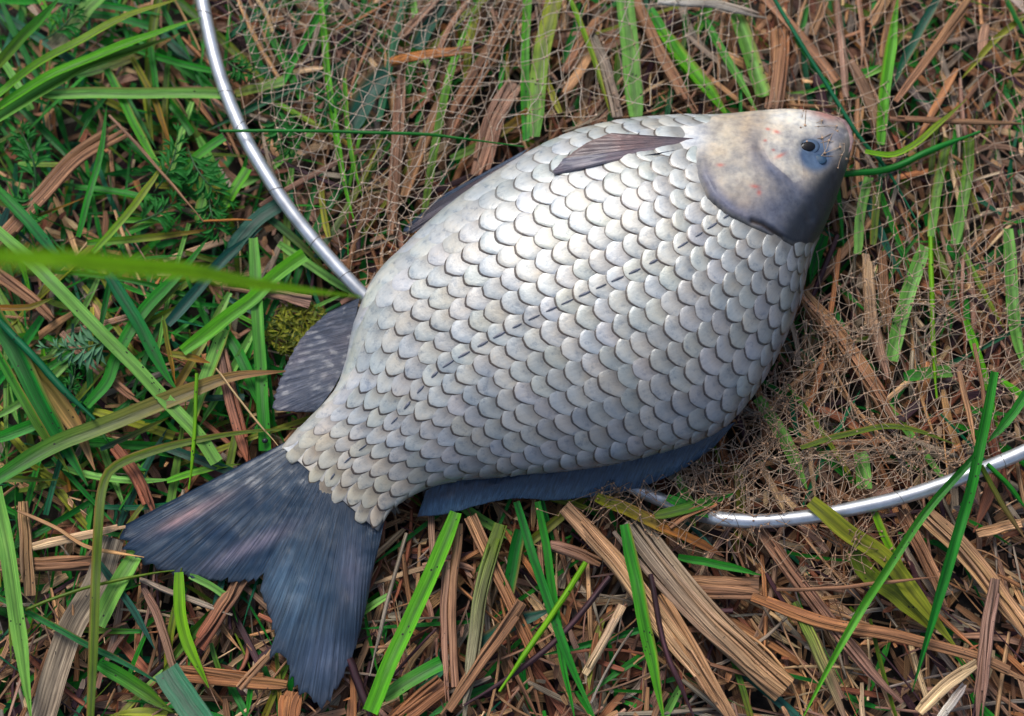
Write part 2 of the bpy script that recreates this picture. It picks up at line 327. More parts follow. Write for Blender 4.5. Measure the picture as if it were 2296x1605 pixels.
def body_col(px, f):
    c = np.zeros(px.shape[:-1] + (3,)) + np.array((0.50, 0.47, 0.41))
    c = mixc(c, (0.66, 0.66, 0.63), sst(0.32, 0.0, f)); c = mixc(c, (0.12, 0.12, 0.125), sst(0.55, 1.0, f))
    ins = inpoly(px, HEADPOLY); d, _ = seg_dist(px, OPER); sd_ = np.where(ins, d, -d); h = np.where(px[..., 1] < 385, sst(-34, 30, sd_), sst(-6, 8, sd_)); wy = sst(350, 420, px[..., 1]); h = sst(-34, 30, sd_) * (1 - wy) + sst(-6, 8, sd_) * wy
    hc = np.zeros_like(c) + np.array((0.40, 0.345, 0.285))
    hc = mixc(hc, (0.56, 0.485, 0.37), gau(px, 1618, 315, 42, 60)); hc = mixc(hc, (0.50, 0.45, 0.37), 0.85 * gau(px, 1655, 395, 42, 40))
    hc = mixc(hc, (0.56, 0.43, 0.29), 0.7 * gau(px, 1672, 285, 14, 45))
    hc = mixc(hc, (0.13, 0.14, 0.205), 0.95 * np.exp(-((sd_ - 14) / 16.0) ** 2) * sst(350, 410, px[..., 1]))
    hc = mixc(hc, (0.20, 0.19, 0.215), 0.8 * gau(px, 1715, 480, 60, 38, 0.5) + 0.6 * gau(px, 1690, 340, 14, 40))
    dp, sp = seg_dist(px, PRE)
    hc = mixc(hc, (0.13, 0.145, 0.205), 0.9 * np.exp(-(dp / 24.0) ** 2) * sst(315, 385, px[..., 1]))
    hc = mixc(hc, (0.58, 0.53, 0.45), 0.97 * (inpoly(px, [(1712,240),(1696,300),(1710,336),(1726,368),(1748,386),(1778,412),(1800,405),(1795,340),(1830,300),(1840,240)]) * sst(0, 20, dp)))
    hc = mixc(hc, (0.46, 0.40, 0.33), 0.9 * gau(px, 1810, 412, 34, 22, 0.7)); hc = mixc(hc, (0.76, 0.77, 0.73), 0.85 * gau(px, 1785, 266, 55, 20, 0.2))
    hc = mixc(hc, (0.33, 0.31, 0.315), 0.85 * gau(px, 1862, 305, 32, 36))
    hc = mixc(hc, (0.40, 0.19, 0.17), 0.95 * gau(px, 1848, 259, 40, 11, 0.27))
    hc = mixc(hc, (0.085, 0.145, 0.245), 0.97 * sst(0.25, 0.7, gau(px, EYE[0] + 3, EYE[1] + 2, 42, 46, -0.6)))
    ddk = px[..., 0] * 0.817 + px[..., 1] * 0.575  # lower right head darkened: pigment plus shade of the turned-away side painted in
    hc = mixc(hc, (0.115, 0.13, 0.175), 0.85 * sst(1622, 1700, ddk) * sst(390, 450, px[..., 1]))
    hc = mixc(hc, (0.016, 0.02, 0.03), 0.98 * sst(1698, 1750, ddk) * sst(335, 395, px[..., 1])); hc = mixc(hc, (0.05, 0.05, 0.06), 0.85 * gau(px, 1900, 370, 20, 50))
    hc = mixc(hc, (0.24, 0.25, 0.30), 0.8 * gau(px, 1888, 303, 12, 14))
    for q in np.argwhere(ins & (px[..., 0] > 1540)):
        x, y = px[tuple(q)]; hc[tuple(q)] *= 1 + 0.15 * vn(x / 9.0, y / 9.0, 2) + 0.18 * vn(x / 24.0, y / 30.0, 6)
    for x, y, a, b_, r in [(1720,292,5,3,0.2),(1740,298,8,4,0.3),(1748,352,13,4,-0.5),(1690,424,10,4,0.1),(1699,437,5,6,0),(1732,340,4,3,0),(1613,375,8,4,0),(1714,318,4,3,0)]:
        hc = mixc(hc, (0.55, 0.10, 0.07), 0.75 * gau(px, x, y, a, b_, r))
    ds, _ = seg_dist(px, SLIT); hc = mixc(hc, (0.03, 0.018, 0.012), 0.97 * np.exp(-(ds / 7.0) ** 2))
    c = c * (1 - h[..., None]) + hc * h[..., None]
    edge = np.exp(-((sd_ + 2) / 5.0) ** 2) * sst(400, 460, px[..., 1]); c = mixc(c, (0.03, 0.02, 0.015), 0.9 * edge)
    c = mixc(c, (0.72, 0.74, 0.74), 0.9 * gau(px, 1545, 312, 42, 26)); c = mixc(c, (0.6, 0.12, 0.05), 0.8 * gau(px, 1184, 367, 6, 6))
    return c * 0.8
F0 = P(1270, 690, 0.008)
fish = thing('carp', F0, 'dead silver carp lying on its side across the net hoop, head at upper right', 'fish')
def build_body():
    s = np.r_[np.linspace(0, 16, 170), np.linspace(16, NS, 330)[1:]]
    th = np.r_[np.linspace(0, math.pi, 210), np.linspace(math.pi, 2 * math.pi, 41)[1:-1]]
    S, T = np.meshgrid(s, th, indexing='ij'); V = body(S, T); px = body_px(S, T); f = (1 - np.cos(T)) / 2
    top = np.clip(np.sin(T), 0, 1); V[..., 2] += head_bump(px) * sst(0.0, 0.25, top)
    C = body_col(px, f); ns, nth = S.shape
    i, j = np.meshgrid(np.arange(ns - 1), np.arange(nth), indexing='ij'); a = (i * nth + j).ravel(); b = (i * nth + (j + 1) % nth).ravel()
    F = np.stack([a, b, b + nth, a + nth], -1)
    Vf = V.reshape(-1, 3); caps = []
    c0, c1 = len(Vf), len(Vf) + 1
    Vf = np.vstack([Vf, V[0].mean(0), V[-1].mean(0)]); Cf = np.vstack([C.reshape(-1, 3), C[0].mean(0), C[-1].mean(0)])
    F = [tuple(x) for x in F] + [(c0, (k + 1) % nth, k) for k in range(nth)] + [(c1, (ns - 1) * nth + k, (ns - 1) * nth + (k + 1) % nth) for k in range(nth)]
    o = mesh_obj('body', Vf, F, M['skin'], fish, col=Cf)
    tri = BVHTree.FromPolygons([Vector(v) for v in Vf], F)
    return o, tri
BODY, BVH = build_body()
def fish_top(x, y):
    h = BVH.ray_cast(Vector((x, y, 0.3)), Vector((0, 0, -1)))
    return h[0].z if h[0] is not None else None

# ---- scales
FLL = 0.46; THL = math.acos(1 - 2 * FLL)
sgrid = np.linspace(0, NS, 300); tgrid = np.linspace(-0.45, math.pi + 0.45, 120)
SG, TG = np.meshgrid(sgrid, tgrid, indexing='ij'); PG = body(SG, TG)
ARC = np.concatenate([np.zeros((len(sgrid), 1)), np.cumsum(np.linalg.norm(np.diff(PG, axis=1), axis=2), axis=1)], 1)
ARC -= np.array([np.interp(THL, tgrid, r) for r in ARC])[:, None]
LL = body(sgrid, np.full(300, THL)); XL = np.r_[0, np.cumsum(np.linalg.norm(np.diff(LL, axis=0), axis=1))]
i0 = [np.argmin(abs(tgrid - 0)), np.argmin(abs(tgrid - math.pi))]
GIRTH = ARC[:, i0[1]] - ARC[:, i0[0]]
NROW = np.interp(sgrid, [0, 3, 8, 12, 24], [8.8, 10.4, 15.4, 17.0, 17.0])
BROW = GIRTH / NROW
def sth(x, y):
    s = np.interp(x, XL, sgrid); k = min(int(s / NS * 299), 298); fr = s / NS * 299 - k
    b = BROW[k] * (1 - fr) + BROW[k + 1] * fr
    row = ARC[k] * (1 - fr) + ARC[k + 1] * fr
    return s, float(np.interp(y * b, row, tgrid))
def build_scales():
    items = []
    xs = [-0.012]
    while xs[-1] < XL[-1]:
        xs.append(xs[-1] + np.interp(np.interp(max(xs[-1], 0), XL, sgrid), [0, 4, 10, 16, 20], [48, 46, 41, 38, 36]) * PXM)
    for i in range(len(xs) - 1):
        for j in range(-12, 13):
            x = xs[i] + (0.5 * (xs[i + 1] - xs[i]) if j % 2 else 0); a = xs[i + 1] - xs[i]
            if x > XL[-1] or x < -0.0048 * max(0.0, 1 - (j / 4.0) ** 2): continue
            xx = x
            s, th = sth(max(x, 0.0), j)
            if not (-0.12 < th < math.pi + 0.10): continue
            px = body_px(np.array(s), np.array(th)); ins = bool(inpoly(px, HEADPOLY)); d = float(seg_dist(px, OPER)[0])
            if ins and d > 3: continue
            if float(gau(px, 1545, 308, 62, 36)) > 0.5: continue
            items.append((xx, j, a, s, th, px, i))
    out = []
    nu, nv = 11, 8
    for (x, j, a, s, th, px, i) in items:
        jit = random.gauss(0, 0.05); wv = random.uniform(0.93, 1.07); tilt = random.uniform(0.7, 1.3); skw = random.gauss(0.11, 0.05); pw_ = random.uniform(1.38, 1.7)
        edge = min(th, math.pi - th)
        small = 1.0
        small = 0.68 + 0.32 * float(sst(-0.2, 2.2, s))
        V = []; UVs = []; B2 = []; C = []
        f = (1 - math.cos(th)) / 2
        base = np.array((0.395, 0.405, 0.385))
        base = mixc(base, (0.43, 0.45, 0.44), np.array(float(sst(0.30, 0.06, f)))); base = mixc(base, (0.165, 0.175, 0.185), np.array(float(sst(0.45, 0.92, f))))
        base = mixc(base, (0.49, 0.515, 0.515), np.array(0.6 * float(sst(6.5, 4, s)) * float(sst(0.45, 0.1, f)))); base = mixc(base, (0.40, 0.365, 0.285), np.array(0.85 * float(sst(5, 0.8, s))))
        base = base * random.uniform(0.84, 1.10) * np.array([random.uniform(0.97, 1.05), 1.0, random.uniform(0.93, 1.05)])
        flat = float(sst(0.0, 0.5, th)) * 0.6 + 0.4 if s > 4 else 0.75          # belly scales lie flatter
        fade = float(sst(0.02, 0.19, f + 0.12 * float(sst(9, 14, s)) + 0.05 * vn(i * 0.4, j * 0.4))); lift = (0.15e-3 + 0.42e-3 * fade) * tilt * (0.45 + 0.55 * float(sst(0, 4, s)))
        for u in range(nu):
            wq = -1 + 2 * u / (nu - 1)
            e = -0.78 + jit + 1.36 * (1 - math.sqrt(max(0.0, 1 - 0.985 * abs(wq) ** pw_))) + 0.05 * vn(i * 3 + wq * 3, j * 7) + 0.02 * vn(i * 5 + wq * 9, j * 11)
            for v in range(nv):
                q = (v / (nv - 1)) ** 1.25
                dx = (e + (1.25 - e) * q + skw * wq) * a * small; dy = wq * wv * 0.86 * small * (1 - 0.10 * q)
                xt = -0.0042 * max(0.0, 1 - ((j + dy) / 4.6) ** 2); dx = max(dx, xt + 0.0004 * vn(wq * 5 + i, j * 3) - x)
                ss, tt = sth(min(max(x + dx, 0.0), XL[-1]), j + dy); x_over = min(0.0, x + dx)
                V.append((ss, tt, x_over, lift * (1 - 1.55 * q) * (1 - 0.85 * abs(wq) ** 3) - 0.4e-3 * abs(wq) ** 4 + 0.2e-3 * math.sin(min(1, q * 3) * math.pi * 0.5) * (1 - wq * wq) - 0.25e-3 * (q < 0.01)))
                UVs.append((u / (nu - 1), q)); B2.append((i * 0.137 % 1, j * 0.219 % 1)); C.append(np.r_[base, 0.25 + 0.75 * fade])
        V = np.array(V); ss, tt = V[:, 0], V[:, 1]
        p = body(ss, tt); e = 0.05
        ds = body(np.minimum(ss + e, NS), tt) - body(np.maximum(ss - e, 0), tt); dt = body(ss, tt + e) - body(ss, tt - e)
        n = np.cross(ds, dt); n /= np.linalg.norm(n, axis=1)[:, None] + 1e-12
        n *= np.sign((n * np.stack([0 * tt, -np.cos(tt) * 0, np.sin(np.clip(tt, 0.05, 3.09))], -1)).sum(1))[:, None]
        tdir = ds / (np.linalg.norm(ds, axis=1)[:, None] + 1e-12)
        p = p + n * V[:, 3:4] + tdir * V[:, 2:3]
        out.append((p, np.array(UVs), np.array(B2), np.array(C), s, th, i, j, px))
    k = np.arange((nu - 1)); kk = np.arange(nv - 1); A, Bq = np.meshgrid(k, kk, indexing='ij'); q = (A * nv + Bq).ravel()
    F = np.stack([q, q + nv, q + nv + 1, q + 1], -1)
    def area(o):
        u = UV(o[0]); u = u.reshape(nu, nv, 2); d1 = u[-1, 2] - u[0, 2]; d2 = u[nu // 2, -1] - u[nu // 2, 0]; return abs(d1[0] * d2[1] - d1[1] * d2[0])
    out.sort(key=area, reverse=True)
    print('SCALES', len(out))
    # dark tube mark on every scale of the lateral line
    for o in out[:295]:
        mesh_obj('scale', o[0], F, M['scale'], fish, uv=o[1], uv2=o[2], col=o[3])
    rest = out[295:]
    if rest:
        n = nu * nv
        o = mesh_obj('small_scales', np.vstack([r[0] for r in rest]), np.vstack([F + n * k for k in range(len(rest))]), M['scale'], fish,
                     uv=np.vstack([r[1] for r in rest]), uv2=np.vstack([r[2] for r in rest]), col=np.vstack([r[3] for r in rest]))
        o['kind'] = 'stuff'
    # lateral line pores: little raised dark tubes on the row j = 0
    for r in out:
        if r[7] == 0 and r[4] > 0.6 and random.random() > 0.12:
            g = r[0].reshape(nu, nv, 3); m_ = nu // 2
            L = random.uniform(0.35, 0.8) if r[4] > 7 else random.uniform(0.2, 0.4)
            pa = g[m_, 3] * (1 - L) + g[m_, 1] * L; pb = g[m_, 4]; wd = (g[m_ + 1, 3] - g[m_ - 1, 3]); wd = wd / np.linalg.norm(wd) * random.uniform(0.4e-3, 0.7e-3) * (1 if r[4] > 5 else 0.6)
            up = np.array((0, 0, 0.00055)); V = []
            for t_ in np.linspace(0, 1, 5):
                c_ = pa * (1 - t_) + pb * t_ + up * 0.7; rr = math.sin(math.pi * (0.12 + 0.76 * t_))
                V += [c_ - wd * rr - up * 0.9, c_ - wd * rr * 0.6 + up * 0.35 * rr, c_ + wd * rr * 0.6 + up * 0.35 * rr, c_ + wd * rr - up * 0.9]
            Fq = [(a * 4 + b_, a * 4 + b_ + 1, a * 4 + b_ + 5, a * 4 + b_ + 4) for a in range(4) for b_ in range(3)]
            mesh_obj('lateral_line_pore', np.array(V), Fq, M['pore'], fish)
M['pore'] = simple('lateral line pore', (0.115, 0.12, 0.145), 0.5, 0, 500, 0.4)
build_scales()

# ---- fins: a fan of rays between a root line and a tip line
def fin(name, root, tip, zroot, ztip, nr, colfun, ridge=0.00035, sag=0.0, ragged=0.03, nv=26, zmid=None, label=None, split=None):
    nu = nr * 4 + 1
    R = spline(root, nu); T = spline(tip, nu); V = []; UVs = []; C = []
    zr = np.interp(np.linspace(0, 1, nu), np.linspace(0, 1, len(np.atleast_1d(zroot))), np.atleast_1d(zroot)) * 1e-3
    zt = np.interp(np.linspace(0, 1, nu), np.linspace(0, 1, len(np.atleast_1d(ztip))), np.atleast_1d(ztip)) * 1e-3
    rag = [1 + ragged * (vn(u * 0.55, 3.1, len(name)) + 0.7 * vn(u * 1.7, 9.1, len(name))) for u in range(nu)]
    for u in range(nu):
        for v in range(nv):
            q = v / (nv - 1) * rag[u]; qc = min(q, 1.06)
            px = R[u] * (1 - qc) + T[u] * qc
            z = zr[u] * (1 - qc) + zt[u] * qc + sag * 1e-3 * math.sin(math.pi * min(1, qc))
            z += ridge * math.cos(u * math.pi / 2) * (0.4 + 0.8 * min(1, q * 1.4)) + 0.0009 * vn(px[0] * 0.016, px[1] * 0.016, 5) * min(1, q * 3) + 0.0005 * vn(px[0] * 0.05, px[1] * 0.05, 8)
            V.append(P(px[0], px[1], z)); UVs.append((u / (nu - 1), q)); C.append(colfun(u / (nu - 1), q, px))
    V = np.array(V); n = len(V)
    A, B_ = np.meshgrid(np.arange(nu - 1), np.arange(nv - 1), indexing='ij'); q = (A * nv + B_).ravel()
    F = np.stack([q, q + nv, q + nv + 1, q + 1], -1)
    low = V - np.array((0, 0, 0.0005)); F2 = F[:, ::-1] + n
    e = [(u * nv + nv - 1) for u in range(nu)]; FE = np.array([(e[u], e[u + 1], e[u + 1] + n, e[u] + n) for u in range(nu - 1)])
    FS = np.array([(v + 1, v, v + n, v + 1 + n) for v in range(nv - 1)] + [((nu - 1) * nv + v, (nu - 1) * nv + v + 1, (nu - 1) * nv + v + 1 + n, (nu - 1) * nv + v + n) for v in range(nv - 1)])
    o = mesh_obj(name, np.vstack([V, low]), np.vstack([F, F2, FE, FS]), M['fin'], fish, uv=np.vstack([UVs, UVs]), col=np.vstack([C, C]))
    if label: o['label'] = label
    return o
def tailcol(u, q, px):
    c = np.array((0.014, 0.032, 0.056)); p = np.asarray(px)
    c = mixc(c, (0.06, 0.105, 0.15), np.array(0.8 * gau(p, 650, 1320, 70, 90))); c = mixc(c, (0.30, 0.19, 0.18), np.array(0.7 * gau(p, 430, 1150, 80, 12, -0.45)))
    c = mixc(c, (0.24, 0.19, 0.22), np.array(0.6 * gau(p, 560, 1225, 90, 16, -0.45))); c = mixc(c, (0.13, 0.14, 0.19), np.array(0.6 * gau(p, 790, 1280, 30, 70)))
    c = mixc(c, (0.03, 0.04, 0.055), np.array(0.75 * float(sst(0.85, 1.05, q)) * float(sst(0.02, 0.2, u)) * float(sst(0.98, 0.8, u)) + 0.6 * float(sst(0.14, 0.0, q))))
    c = mixc(c, (0.09, 0.11, 0.155), np.array(0.6 * gau(p, 740, 1480, 60, 60)))
    return c
fin('tail_fin', [(640,990),(672,1030),(712,1070),(752,1108),(802,1150),(862,1168)],
    [(272,1180),(284,1228),(320,1262),(400,1288),(490,1302),(560,1302),(588,1292),(586,1328),(604,1385),(620,1430),(606,1458),(645,1478),(655,1525),(690,1556),(722,1580),(752,1545),(790,1470),(818,1370),(836,1280)],
    [16, 18.5, 19.6, 19.6, 18.5, 15], [11, 10, 10, 11, 12, 12, 12, 11, 10, 10, 11], 34, tailcol, ridge=0.00013, sag=1.5, ragged=0.06, nv=34)
fin('anal_fin', [(806,666),(792,735),(778,800),(752,862),(712,918)], [(735,700),(680,752),(645,812),(622,868),(614,915),(650,922),(706,924)],
    [18, 17, 17, 18, 18], [16, 14, 13, 13, 14, 15], 18, lambda u, q, p: mixc(np.array((0.045, 0.056, 0.082)), (0.10, 0.10, 0.125), np.array(0.6 * math.sin(u * 3.1) * q)), ragged=0.05, ridge=0.00009)
fin('pelvic_fin', [(1190,335),(1172,352),(1150,372)], [(975,455),(940,490),(912,520),(925,522)], [26, 28, 32], [17, 15, 15], 8,
    lambda u, q, p: np.array((0.22, 0.20, 0.23)) * (1 - 0.45 * q), ragged=0.02, sag=3.0, label='near pelvic fin folded along the belly edge')
fin('pelvic_fin', [(1185,332),(1170,345),(1150,362)], [(985,440),(945,478),(905,512),(915,520)], [20, 22, 24], [12, 11, 11], 7,
    lambda u, q, p: np.array((0.09, 0.125, 0.18)), ragged=0.02, sag=1.0, label='far pelvic fin, bluish, under the near one')
zt = [fish_top(*P(x, y, 0.045)[:2]) or 0.04 for x, y in ((1545, 318), (1400, 320), (1262, 372))]
fin('pectoral_fin', [(1556,310),(1556,318),(1550,330)], [(1370,298),(1320,318),(1282,342),(1256,364),(1240,388),(1275,386),(1330,373),(1420,352)],
    [zt[0] * 1e3 - 0.6] * 3, [zt[1] * 1e3 + 3, zt[1] * 1e3 + 1.0, zt[2] * 1e3 + 2.2, zt[2] * 1e3 + 1.4, zt[1] * 1e3 + 2.6], 15,
    lambda u, q, p: mixc(mixc(np.array((0.24, 0.175, 0.18)), (0.15, 0.135, 0.16), np.array(q)), (0.26, 0.15, 0.09), np.array(0.5 * (u < 0.35) * q)), ragged=0.02, sag=2.2, ridge=0.00007)
fin('dorsal_fin', [(1650,945),(1580,975),(1490,1005),(1380,1030),(1250,1050),(1120,1062),(1000,1080),(955,1100)],
    [(1600,1002),(1530,1052),(1450,1086),(1370,1106),(1250,1121),(1150,1117),(1070,1133),(1000,1152),(935,1158)],
    [24, 22, 21, 20, 19, 18, 17, 16], [15, 14, 13, 13, 13, 14, 13, 12], 20,
    lambda u, q, p: mixc(np.array((0.010, 0.024, 0.046)), (0.035, 0.075, 0.125), np.array(sst(0.3, 1.0, q) * 0.8)), ragged=0.03, sag=1.0, ridge=0.0002)

# ---- eye, pale snout lip, pectoral base
def dome(name, u, v, ru, rv, h, material, parent, lift=0.0, rot=0.0, n=20, m=7):
    V = []; z0 = fish_top(*P(u, v, 0.04)[:2]) or 0.035; c, s = math.cos(rot), math.sin(rot)
    for i in range(m):
        r = i / (m - 1)
        for k in range(n):
            a = 2 * math.pi * k / n; x = math.cos(a) * r * ru; y = math.sin(a) * r * rv
            V.append(P(u + x * c - y * s, v + x * s + y * c, z0 + lift + h * math.sqrt(max(0, 1 - r * r)) - 0.0012 * (r > 0.99)))
    F = [(i * n + k, i * n + (k + 1) % n, (i + 1) * n + (k + 1) % n, (i + 1) * n + k) for i in range(m - 1) for k in range(n)]
    return mesh_obj(name, np.array(V), F, material, parent)
eye = dome('eye', 1812, 330, 27, 20, 0.0014, M['eye'], fish, 0.0009, -0.15)
dome('pupil', 1810, 329, 20, 13, 0.0006, M['hole'], eye, 0.0021, -0.1)
dome('nostril', 1834, 358, 20, 12, 0.0006, M['pupil'], fish, 0.0003, 0.2)
def lips():
    path = spline([(1868,262),(1888,270),(1903,288),(1909,310),(1905,334),(1896,352)], 26); V = []; F = []; n = 10
    for k, (u, v) in enumerate(path):
        t_ = k / 25; r = 7.5 * math.sin(math.pi * (0.12 + 0.76 * t_)) ** 0.6 * (1 + 0.12 * math.sin(k * 1.3)); zz = fish_top(*P(u - 4, v, 0.03)[:2]) or 0.028
        nx, ny = (1, -0.6) if t_ < 0.4 else (1, 0.3); l = math.hypot(nx, ny)
        for a in range(n):
            an = 2 * math.pi * a / n; V.append(P(u - 3 + nx / l * r * math.cos(an), v + ny / l * r * math.cos(an), zz - 0.0014 + r * PXM * math.sin(an)))
    F = [(k * n + a, k * n + (a + 1) % n, (k + 1) * n + (a + 1) % n, (k + 1) * n + a) for k in range(25) for a in range(n)]
    mesh_obj('lip', np.array(V), F, simple('lip skin', (0.24, 0.15, 0.14), 0.5, 0, 300, 0.45), fish)
lips()

# ================================================================ strands: flat folded blades and rounded straws
class Strands:
    def __init__(self): self.V = []; self.F = []; self.U = []; self.C = []; self.n = 0
    def add(self, pts, width, c0, c1=None, kind='leaf', roll=0.0, fold=0.25, tip=0.25, tipend=0.05, base=0.5, thick=0.35, seed=None, edgecol=None):
        """pts (n,3) world centre line; width metres; c0 -> c1 colour along the length"""
        p = np.asarray(pts, float); n = len(p)
        seed = random.random() * 50 if seed is None else seed
        T = np.gradient(p, axis=0); T /= np.linalg.norm(T, axis=1)[:, None] + 1e-12
        S = np.cross(T, (0, 0, 1.0)); S /= np.linalg.norm(S, axis=1)[:, None] + 1e-12; Nn = np.cross(S, T)
        rl = roll if np.ndim(roll) else np.full(n, roll); c, s = np.cos(rl)[:, None], np.sin(rl)[:, None]
        S, Nn = S * c + Nn * s, Nn * c - S * s
        t = np.linspace(0, 1, n)
        wd = np.ones(n)
        if tip > 0: wd = np.minimum(wd, np.maximum(tipend, ((1 - t) / tip) ** 0.8))
        if base < 1: wd = np.minimum(wd, base + (1 - base) * np.clip(t / 0.15, 0, 1))
        wd = wd * width * 0.5
        if kind == 'leaf': prof = [(-1, fold), (-0.5, fold * 0.42), (0, 0), (0.5, fold * 0.42), (1, fold)]; closed = False
        elif kind == 'flat': prof = [(-1, fold * 0.6), (0, 0), (1, fold * 0.6)]; closed = False
        elif kind == 'straw' and width > 0.0022:
            prof = [(-1, 0)] + [(x, thick * (0.75 * math.sqrt(1 - x * x) + random.uniform(-0.28, 0.28))) for x in (-0.78, -0.55, -0.3, -0.05, 0.2, 0.45, 0.7, 0.86)] + [(1, 0), (0, -thick * 0.6)]; closed = True
        elif kind == 'straw': prof = [(-1, 0), (-0.6, thick * 0.8), (0, thick), (0.6, thick * 0.8), (1, 0), (0, -thick * 0.6)]; closed = True
        else: prof = [(math.cos(a), math.sin(a)) for a in np.linspace(math.pi, -math.pi, 7)[:-1]]; closed = True
        k = len(prof); pr = np.array(prof)
        V = p[:, None, :] + wd[:, None, None] * (pr[None, :, 0:1] * S[:, None, :] + pr[None, :, 1:2] * Nn[:, None, :])
        L = np.r_[0, np.cumsum(np.linalg.norm(np.diff(p, axis=0), axis=1))]
        u = (np.arange(k) / (k - 1 if not closed else k))
        uv = np.stack([np.tile(u, (n, 1)) + seed, np.tile(L[:, None] + seed * 1.7, (1, k))], -1)
        c0 = np.asarray(c0, float); c1 = c0 if c1 is None else np.asarray(c1, float)
        cc = c0[None] * (1 - t[:, None]) + c1[None] * t[:, None]
        cc = np.repeat(cc[:, None, :], k, 1)
        if kind == 'leaf':
            cc[:, 2] *= 0.5; cc[:, 1] *= 1.12; cc[:, 3] *= 0.92; cc[:, 4] *= 0.85  # midrib dark; halves toned lighter and darker as painted fold shading
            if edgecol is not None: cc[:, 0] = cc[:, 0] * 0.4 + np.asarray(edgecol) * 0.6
        q = []
        A, B_ = np.meshgrid(np.arange(n - 1), np.arange(k if closed else k - 1), indexing='ij')
        A, B_ = A.ravel(), B_.ravel(); nb = (B_ + 1) % k
        F = np.stack([A * k + B_, A * k + nb, (A + 1) * k + nb, (A + 1) * k + B_], -1)
        if closed: F = F[:, ::-1]
        self.V.append(V.reshape(-1, 3)); self.U.append(uv.reshape(-1, 2)); self.C.append(cc.reshape(-1, 3)); self.F.append(F + self.n); self.n += n * k
        return self
    def build(self, name, material, parent=None):
        return mesh_obj(name, np.vstack(self.V), np.vstack(self.F), material, parent, uv=np.vstack(self.U), col=np.vstack(self.C))

# ================================================================ the landing net: hoop, lacing, netting
HOOP = [(446,-420),(432,-160),(446,-40),(465,60),(487,150),(515,230),(550,310),(590,380),(635,450),(690,522),(750,592),(812,658),(905,748),(1040,862),(1200,972),(1350,1058),(1440,1102),(1500,1128),(1555,1150),(1620,1163),(1700,1168),(1800,1160),(1900,1142),(2000,1120),(2100,1090),(2200,1052),(2300,1010),(2420,950),(2600,830),(2780,620),(2860,330),(2800,-20),(2600,-380),(2250,-640),(1800,-800),(1300,-850),(860,-770),(560,-600),(446,-420)]
hp = spline(HOOP, 340)
hz = np.interp(hp[:, 0], [430, 600, 800, 1000, 1350, 1500, 1600, 2300], [18, 17, 13, 7, 6, 8, 14, 18]) * 1e-3
hz = np.where(hp[:, 1] < 60, 0.018, hz)
hz = hz - 0.0085 * (hp[:, 1] > 900) * np.exp(-((hp[:, 0] - 1548) / 42.0) ** 4)      # the hoop dips under the tuft
HW = P(hp[:, 0], hp[:, 1], hz)
net = thing('landing_net', P(1200, 600, 0.0), 'landing net with silvery metal hoop and brown mesh spread under the fish', 'landing net')
def tube(path, r, nseg=14, closed_ends=True):
    p = np.asarray(path); n = len(p); T = np.gradient(p, axis=0); T /= np.linalg.norm(T, axis=1)[:, None]
    S = np.cross(T, (0, 0, 1.0)); S /= np.linalg.norm(S, axis=1)[:, None]; U = np.cross(S, T)
    a = np.linspace(0, 2 * math.pi, nseg, endpoint=False); rr = r if np.ndim(r) else np.full(n, r)
    V = p[:, None] + rr[:, None, None] * (np.cos(a)[None, :, None] * S[:, None] + np.sin(a)[None, :, None] * U[:, None])
    A, B_ = np.meshgrid(np.arange(n - 1), np.arange(nseg), indexing='ij'); A, B_ = A.ravel(), B_.ravel(); nb = (B_ + 1) % nseg
    return V.reshape(-1, 3), np.stack([A * nseg + B_, A * nseg + nb, (A + 1) * nseg + nb, (A + 1) * nseg + B_], -1)
V, F = tube(HW, 0.0028); mesh_obj('hoop', V, F, M['metal'], net)
# thread rings that tie the mesh to the hoop
for k in [int(np.argmin(np.hypot(hp[:, 0] - a, hp[:, 1] - b))) for a, b in ((458, 35), (508, 210), (540, 290), (618, 425), (700, 535), (775, 620), (1650, 1166), (1760, 1164), (2010, 1118), (2240, 1036))]:
    c = HW[k]; T = HW[k + 1] - HW[k - 1]; T /= np.linalg.norm(T); S = np.cross(T, (0, 0, 1)); S /= np.linalg.norm(S); U = np.cross(S, T)
    a = np.linspace(0, 2 * math.pi, 15); path = c + 0.0029 * (np.cos(a)[:, None] * S + np.sin(a)[:, None] * U) + T * (np.cos(a) * random.uniform(-0.0016, 0.0016))[:, None]
    v, f = tube(path, random.uniform(0.0001, 0.00015), 5)
    mesh_obj('lacing_loop', v, f, M['twine'], net, col=np.tile((0.13, 0.11, 0.09), (len(v), 1)))

